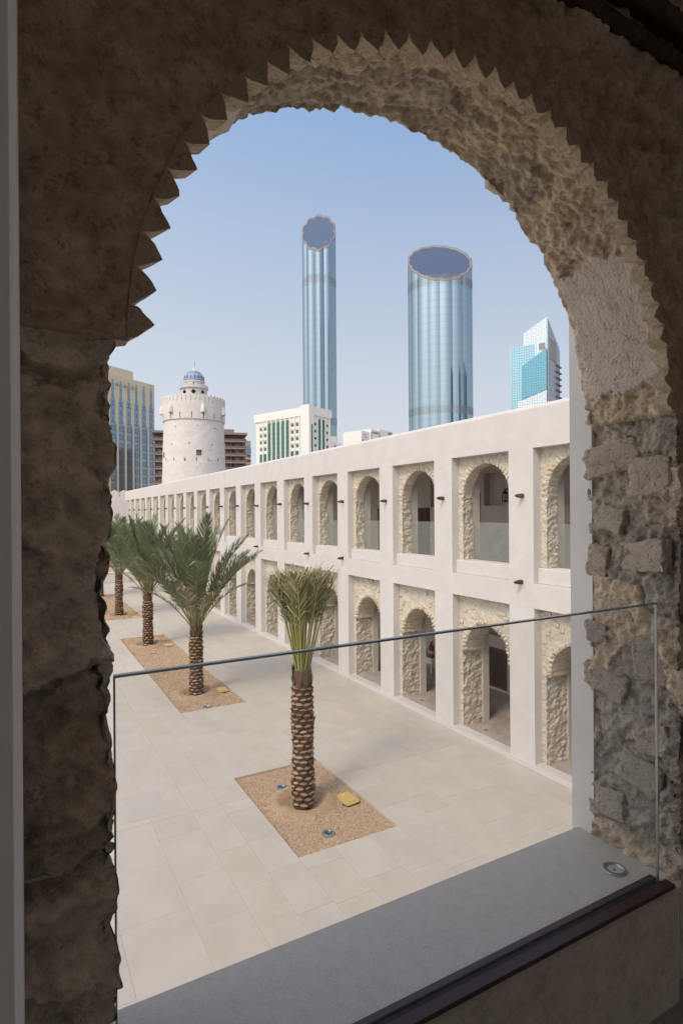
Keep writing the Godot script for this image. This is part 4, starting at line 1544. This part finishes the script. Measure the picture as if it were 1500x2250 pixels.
func build_city() -> void:
	R.seed = 21
	# view bearing of each tower: local +z turned towards the courtyard
	var slim := Vector3(330.0, 0, -646.0)
	var sturn := atan2(-slim.x, -slim.z)
	glass_tower("slim_glass_tower", "tallest slim blue glass tower with a slanted leaf-shaped top", slim, sturn, scallop(10, 19.2, 24.0, 0.13, 8), 8, 335.0, 376.0, Vector2(0.12, -1.30), 8.5, [[283.0, 10.0], [112.0, 9.0]])
	var oval := Vector3(376.8, 0, -467.8)
	glass_tower("oval_glass_tower", "broad scalloped glass tower with a slanted oval roof", oval, atan2(-oval.x, -oval.z), scallop(16, 31.2, 27.5, 0.045, 8), 8, 245.0, 275.0, Vector2(-0.12, -1.02), 7.2, [[227.0, 9.0], [101.0, 8.0]])
	build_hotel()
	build_green()
	build_teal()
	build_brown()
	build_minor()


func build_hotel() -> void:
	var o := thing("hotel_block", "beige tower block with stepped blue glass strips at far left", "building", Vector3(42.1, 0, -211.2), deg_to_rad(33.3))
	boxpart("body", Vector3(-48, 0, -22), Vector3(0.6, 50.9, -0.3), M.hotel_concrete, o)
	boxpart("roof_box", Vector3(-48, 50.9, -18), Vector3(-7.2, 54.2, -2.2), M.hotel_concrete, o)
	var xs := []
	for i in 13:
		xs.append(-1.0 - 3.32 * i)
	for i in xs.size():
		var x: float = xs[i]
		var poly := PackedVector2Array([Vector2(-1.38, 0), Vector2(1.38, 0), Vector2(1.38, 34.6), Vector2(0.92, 36.0), Vector2(0.92, 42.4), Vector2(0.45, 43.6), Vector2(0.45, 48.2), Vector2(0, 49.2), Vector2(-0.45, 48.2), Vector2(-0.45, 43.6), Vector2(-0.92, 42.4), Vector2(-0.92, 36.0), Vector2(-1.38, 34.6)])
		var m := MB.new()
		m.extrude(poly, 0.06)
		var st := put("window_strip", m, M.hotel_glass, o, T(Vector3(x, 0, -0.29)))
		var bars := MB.new()
		for k in 16:
			var y := 8.0 + k * 2.75
			var hw := 1.36 if y < 34 else (0.9 if y < 42 else 0.43)
			bars.box(Vector3(0, y, 0.09), Vector3(hw * 2, 0.12, 0.06))
			if y < 33.0:
				bars.box(Vector3(-0.5, y + 0.75, 0.092), Vector3(0.12, 1.5, 0.06))
				bars.box(Vector3(0.5, y + 0.75, 0.092), Vector3(0.12, 1.5, 0.06))
				bars.box(Vector3(0, y + 1.5, 0.088), Vector3(1.1, 0.12, 0.06))
			elif y < 42.0:
				bars.box(Vector3(0, y + 0.75, 0.092), Vector3(0.12, 1.5, 0.06))
		put("mullions", bars, mat_once("hotel_mullion", L(0.16, 0.05, 0.055)), st)
		boxpart("pilaster", Vector3(x - 1.66 - 0.26, 0, -0.3), Vector3(x - 1.66 + 0.26, 35.0, 0.16), M.hotel_concrete, o)
		if i % 1 == 0 and i > 1:
			var hm := MB.new()
			hm.hexa([Vector3(-0.8, -0.9, 0.35), Vector3(0.8, -0.9, 0.35), Vector3(0.8, -0.9, 0), Vector3(-0.8, -0.9, 0), Vector3(-0.06, 0.3, 0.06), Vector3(0.06, 0.3, 0.06), Vector3(0.06, 0.3, 0), Vector3(-0.06, 0.3, 0)])
			put("hood", hm, mat_once("hotel_hood", L(0.30, 0.26, 0.22)), o, T(Vector3(x - 1.66, 48.6, -0.3)))


func mat_once(called: String, col: Color) -> StandardMaterial3D:
	if not M.has(called):
		mat(called, col, 0.7)
	return M[called]


func arch_strip(hw: float, y0: float, y1: float) -> PackedVector2Array:
	var p := PackedVector2Array([Vector2(-hw, y0), Vector2(hw, y0)])
	for i in 9:
		var a := PI * i / 8.0
		p.append(Vector2(cos(a) * hw, y1 - hw + sin(a) * hw))
	return p


func build_green() -> void:
	var o := thing("green_glass_office", "white office block with tall arched green glass strips", "building", Vector3(109.6, 0, -225.1), deg_to_rad(20.5))
	boxpart("body", Vector3(0, 0, -34.2), Vector3(13.9, 47.5, 0), M.office_white, o)
	boxpart("cornice", Vector3(-0.5, 47.5, -35.0), Vector3(14.4, 51.2, 0.5), M.office_white, o)
	boxpart("corner_shaft", Vector3(-0.9, 0, -4.2), Vector3(2.2, 51.9, 0.9), M.office_white, o)
	var side := Basis(Vector3.UP, -PI / 2)
	# left face: nine bays, the middle five full height
	for i in 9:
		var z := -7.0 - i * 2.95
		var full := i >= 2 and i <= 6
		var m := MB.new()
		m.extrude(arch_strip(1.0, 0, 46.6) if full else PackedVector2Array([Vector2(-1.05, 0), Vector2(1.05, 0), Vector2(1.05, 32.5), Vector2(-1.05, 32.5)]), 0.16)
		var st := put("window_strip", m, M.green_glass, o, Transform3D(side, Vector3(0.06, 0, z)))
		var bars := MB.new()
		for k in 14:
			if full or 22.0 + k * 2.2 < 32.0:
				bars.box(Vector3(0, 18.0 + k * 2.2, 0.18), Vector3(2.0, 0.14, 0.05))
		bars.box(Vector3(0, 16, 0.178), Vector3(0.12, 32 if not full else 60, 0.05) if not full else Vector3(0.12, 32, 0.05))
		put("mullions", bars, M.mullion, st)
		boxpart("rib", Vector3(-0.5, 0, z + 1.475 - 0.30), Vector3(0, 47.5, z + 1.475 + 0.30), M.office_white, o)
		if not full:
			for k in 4:
				boxpart("window", Vector3(-0.06, 34.0 + k * 3.1, z - 0.8), Vector3(0.02, 35.2 + k * 3.1, z + 0.8), M.green_glass, o)
				boxpart("balcony", Vector3(-0.42, 35.5 + k * 3.1, z - 0.95), Vector3(0, 36.1 + k * 3.1, z + 0.95), mat_once("cream_panel", L(0.66, 0.58, 0.46)), o)
	# right face
	for i in 4:
		var x := 3.9 + i * 2.6
		var full := i == 1 or i == 2
		var m := MB.new()
		m.extrude(arch_strip(0.8, 0, 46.4) if full else PackedVector2Array([Vector2(-0.85, 0), Vector2(0.85, 0), Vector2(0.85, 32.0), Vector2(-0.85, 32.0)]), 0.1)
		put("window_strip", m, M.green_glass, o, T(Vector3(x, 0, 0.0)))
		boxpart("rib", Vector3(x + 1.05, 0, 0), Vector3(x + 1.55, 47.5, 0.45), M.office_white, o)
		if not full:
			for k in 4:
				boxpart("window", Vector3(x - 0.6, 34.0 + k * 3.1, -0.02), Vector3(x + 0.6, 35.2 + k * 3.1, 0.05), M.window_dark, o)
	var cs := MB.new()
	cs.extrude(arch_strip(0.42, 0, 43.5), 0.08)
	put("window_strip", cs, M.green_glass, o, T(Vector3(0.9, 0, 0.88)))


func face(o: Node3D, called: String, poly: Array, z: float, m: Material, basis := Basis(), cell := 2.2) -> void:
	var p := PackedVector2Array()
	var lo := Vector2(1e9, 1e9)
	var hi := -lo
	for q in poly:
		p.append(Vector2(q[0], q[1]))
		lo = lo.min(p[-1])
		hi = hi.max(p[-1])
	var mb := MB.new()
	mb.extrude(p, 0.5)
	var node := put(called, mb, m, o, Transform3D(basis, basis * Vector3(0, 0, z)))
	var bars := MB.new()
	var x := lo.x + cell
	while x < hi.x - 0.2:
		for seg in Geometry2D.intersect_polyline_with_polygon(PackedVector2Array([Vector2(x, lo.y - 1), Vector2(x, hi.y + 1)]), p):
			bars.span(Vector3(x - 0.09, seg[0].y, 0.48), Vector3(x + 0.09, seg[-1].y, 0.58))
		x += cell
	var y := maxf(lo.y + cell, 80.0)
	while y < hi.y - 0.2:
		for seg in Geometry2D.intersect_polyline_with_polygon(PackedVector2Array([Vector2(lo.x - 1, y), Vector2(hi.x + 1, y)]), p):
			bars.span(Vector3(seg[0].x, y - 0.09, 0.482), Vector3(seg[-1].x, y + 0.09, 0.582))
		y += cell
	if bars.v.size():
		put("mullions", bars, M.mullion, node)


func build_teal() -> void:
	var o := thing("faceted_teal_tower", "faceted teal and silver glass tower with a pointed top at far right", "skyscraper", Vector3(402.7, 0, -353.8), deg_to_rad(-65))
	# the silver shaft behind, cut to a point, then the teal slab and the leaning facets in front
	var sh := MB.new()
	var b := []
	for q in [[-20.7, -0.6], [0, -0.6], [0, -36.6], [-20.7, -36.6]]:
		b.append(Vector3(q[0], 0, q[1]))
	for q in [[-20.7, -0.6, 163.5], [0, -0.6, 174.5], [0, -24.0, 163.0], [-20.7, -36.6, 155.0]]:
		b.append(Vector3(q[0], q[2], q[1]))
	b[6] = Vector3(0, 156.0, -36.6)
	sh.hexa(b)
	put("shaft", sh, M.silver_glass, o)
	face(o, "silver_face", [[-20.6, 80], [-0.1, 80], [-0.1, 174.0], [-20.6, 163.2]], -0.6, M.silver_glass)
	face(o, "teal_face", [[-33.1, 60], [-11.3, 60], [-11.3, 152.6], [-32.2, 152.0]], 0.4, M.pale_teal_glass)
	boxpart("teal_slab", Vector3(-33.0, 0, -20), Vector3(-11.3, 152.3, 0.4), M.pale_teal_glass, o)
	face(o, "front_facet", [[-22.5, 104], [-0.2, 110.8], [-0.2, 147.0], [-21.6, 134.0]], 1.4, M.teal_glass)
	face(o, "lower_facet", [[-26.0, 60], [-0.3, 60], [-0.3, 110.4], [-26.0, 102.5]], 1.3, M.silver_glass)
	boxpart("louvre_box", Vector3(-7.0, 146.5, -0.5), Vector3(-1.9, 152.0, 0.35), mat_once("grey_louvre", L(0.26, 0.25, 0.24)), o)
	var side := Basis(Vector3.UP, PI / 2)
	face(o, "side_face", [[0.2, 60], [36.5, 60], [36.5, 152.0], [0.2, 172.5]], 0.0, mat_once("side_glass", L(0.36, 0.42, 0.50)), side, 4.5)
	boxpart("side_louvre", Vector3(0.4, 139.0, -5.0), Vector3(0.95, 157.0, -24.0), M.grey_louvre, o)
	for k in 11:
		boxpart("side_balcony", Vector3(0.4, 80.0 + k * 5.6, -21.0), Vector3(2.0, 81.2 + k * 5.6, -37.2), mat_once("balcony_fin", L(0.13, 0.13, 0.16)), o)


func build_brown() -> void:
	var o := thing("brown_balcony_block", "brown apartment block with stacked balconies behind the fort tower", "building", Vector3(46.2, 0, -128.8), deg_to_rad(-14))
	boxpart("body", Vector3(-20.0, 0, -10), Vector3(0, 23.4, 0), M.brown_concrete, o)
	boxpart("penthouse", Vector3(-15.5, 23.4, -9), Vector3(-2.4, 25.0, -1.5), M.pink_slab, o)
	boxpart("roof_slab", Vector3(-20.5, 23.4, -10), Vector3(0.4, 23.9, 1.4), M.pink_slab, o)
	for k in 9:
		var y := 22.0 - k * 1.62
		boxpart("balcony_slab", Vector3(-20.5, y - 0.3, 0), Vector3(0.3, y, 1.3), M.pink_slab, o)
		for i in 7:
			var x := -1.6 - i * 2.85
			var wn := boxpart("window", Vector3(x - 0.9, y - 1.35, -0.05), Vector3(x + 0.7, y - 0.42, 0.06), M.window_dark, o)
			if (i + k) % 3 != 0:
				boxpart("blind", Vector3(x - 0.5, y - 1.2, 0.06), Vector3(x + 0.05, y - 0.55, 0.10), mat_once("blind_cloth", L(0.34, 0.33, 0.31)), wn)
			boxpart("divider", Vector3(x + 1.0, y - 1.62, 0.0), Vector3(x + 1.2, y - 0.3, 1.15), M.brown_concrete, o)
		boxpart("railing", Vector3(-20.4, y, 1.22), Vector3(0.2, y + 0.45, 1.27), mat_once("railing_paint", L(0.14, 0.10, 0.085)), o)


func build_minor() -> void:
	var a := thing("sign_building", "low white building with faint grey lettering on its roof", "building", Vector3(161.7, 0, -253.3), deg_to_rad(20))
	boxpart("body", Vector3(-12, 0, -12), Vector3(-5.0, 46.3, 0), M.office_white, a)
	boxpart("body", Vector3(-5.0, 0, -12), Vector3(2.6, 47.6, 0.6), M.office_white, a)
	boxpart("body", Vector3(2.6, 0, -12), Vector3(9.2, 48.3, 0), M.office_white, a)
	boxpart("plant_room", Vector3(9.2, 0, -10), Vector3(14.0, 47.9, 0.4), mat_once("grey_panel", L(0.48, 0.46, 0.44)), a)
	boxpart("grille", Vector3(-4.0, 45.6, 0.55), Vector3(1.2, 46.6, 0.7), mat_once("grey_louvre", L(0.26, 0.25, 0.24)), a)
	boxpart("louvre", Vector3(10.2, 46.0, 0.35), Vector3(13.0, 47.2, 0.5), M.grey_louvre, a)
	boxpart("blue_strip", Vector3(1.9, 43.0, 0.55), Vector3(2.4, 46.6, 0.72), M.blue_paint, a)
	boxpart("downpipe", Vector3(-4.9, 42.0, 0.55), Vector3(-4.5, 46.2, 0.72), M.window_dark, a)
	boxpart("window", Vector3(-11.2, 40.6, -0.05), Vector3(-10.5, 42.0, 0.1), M.blue_paint, a)
	boxpart("window", Vector3(-8.4, 41.0, -0.05), Vector3(-7.0, 42.0, 0.1), M.window_dark, a)
	for row in 2:
		var lm := MB.new()
		for i in 9:
			lm.box(Vector3(-10.9 + i * 0.46, 44.6 - row * 1.25, 0.05), Vector3(0.30, 0.34 + 0.2 * ((i * 7 + row * 3) % 3) / 2.0, 0.1))
		put("sign_lettering", lm, mat_once("sign_grey", L(0.45, 0.45, 0.45)), a)
	var b := thing("small_white_block", "small white flat roof just right of the green glass office", "building", Vector3(139.4, 0, -254.3), deg_to_rad(20))
	boxpart("body", Vector3(-10, 0, -10), Vector3(3.2, 40.3, 0), M.office_white, b)
	boxpart("roof_box", Vector3(-8, 40.3, -8), Vector3(0.6, 43.3, -1), M.office_white, b)
	boxpart("window", Vector3(-2.4, 37.2, -0.05), Vector3(-1.0, 38.6, 0.1), M.blue_paint, b)
	boxpart("window", Vector3(0.4, 37.6, -0.05), Vector3(1.2, 38.4, 0.1), M.window_dark, b)
	var c := thing("banded_beige_block", "beige banded building between the fort tower and green office", "building", Vector3(69.3, 0, -190.3), deg_to_rad(33))
	boxpart("body", Vector3(-8, 0, -10), Vector3(1.6, 30.3, 0), mat_once("beige_wall", L(0.56, 0.46, 0.36)), c)
	for k in 7:
		boxpart("window_band", Vector3(-8, 14.2 + k * 1.75, -0.05), Vector3(1.5, 15.0 + k * 1.75, 0.08), M.window_dark, c)
	var am := MB.new()
	am.extrude(arch_strip(1.5, 26.0, 28.6), 0.1)
	put("arched_window", am, M.hotel_glass, c, T(Vector3(0.2, 0, 0)))
	var d := thing("narrow_white_flats", "narrow white flats left of the brown balcony block", "building", Vector3(36.8, 0, -174.6), deg_to_rad(-14))
	boxpart("body", Vector3(-1.4, 0, -5), Vector3(1.6, 24.4, 0), M.office_white, d)
	boxpart("rear_block", Vector3(-1.2, 0, -9), Vector3(2.4, 28.2, -5), M.grey_panel, d)
	for k in 8:
		for x in [-0.7, 0.5]:
			boxpart("window", Vector3(x - 0.16, 8.0 + k * 2.05, -0.05), Vector3(x + 0.16, 8.7 + k * 2.05, 0.08), M.window_dark, d)


func _ready() -> void:
	make_light()
	make_materials()
	build_ground()
	build_window()
	build_arcade()
	build_watchtower()
	build_city()
	build_palms()
	build_small()
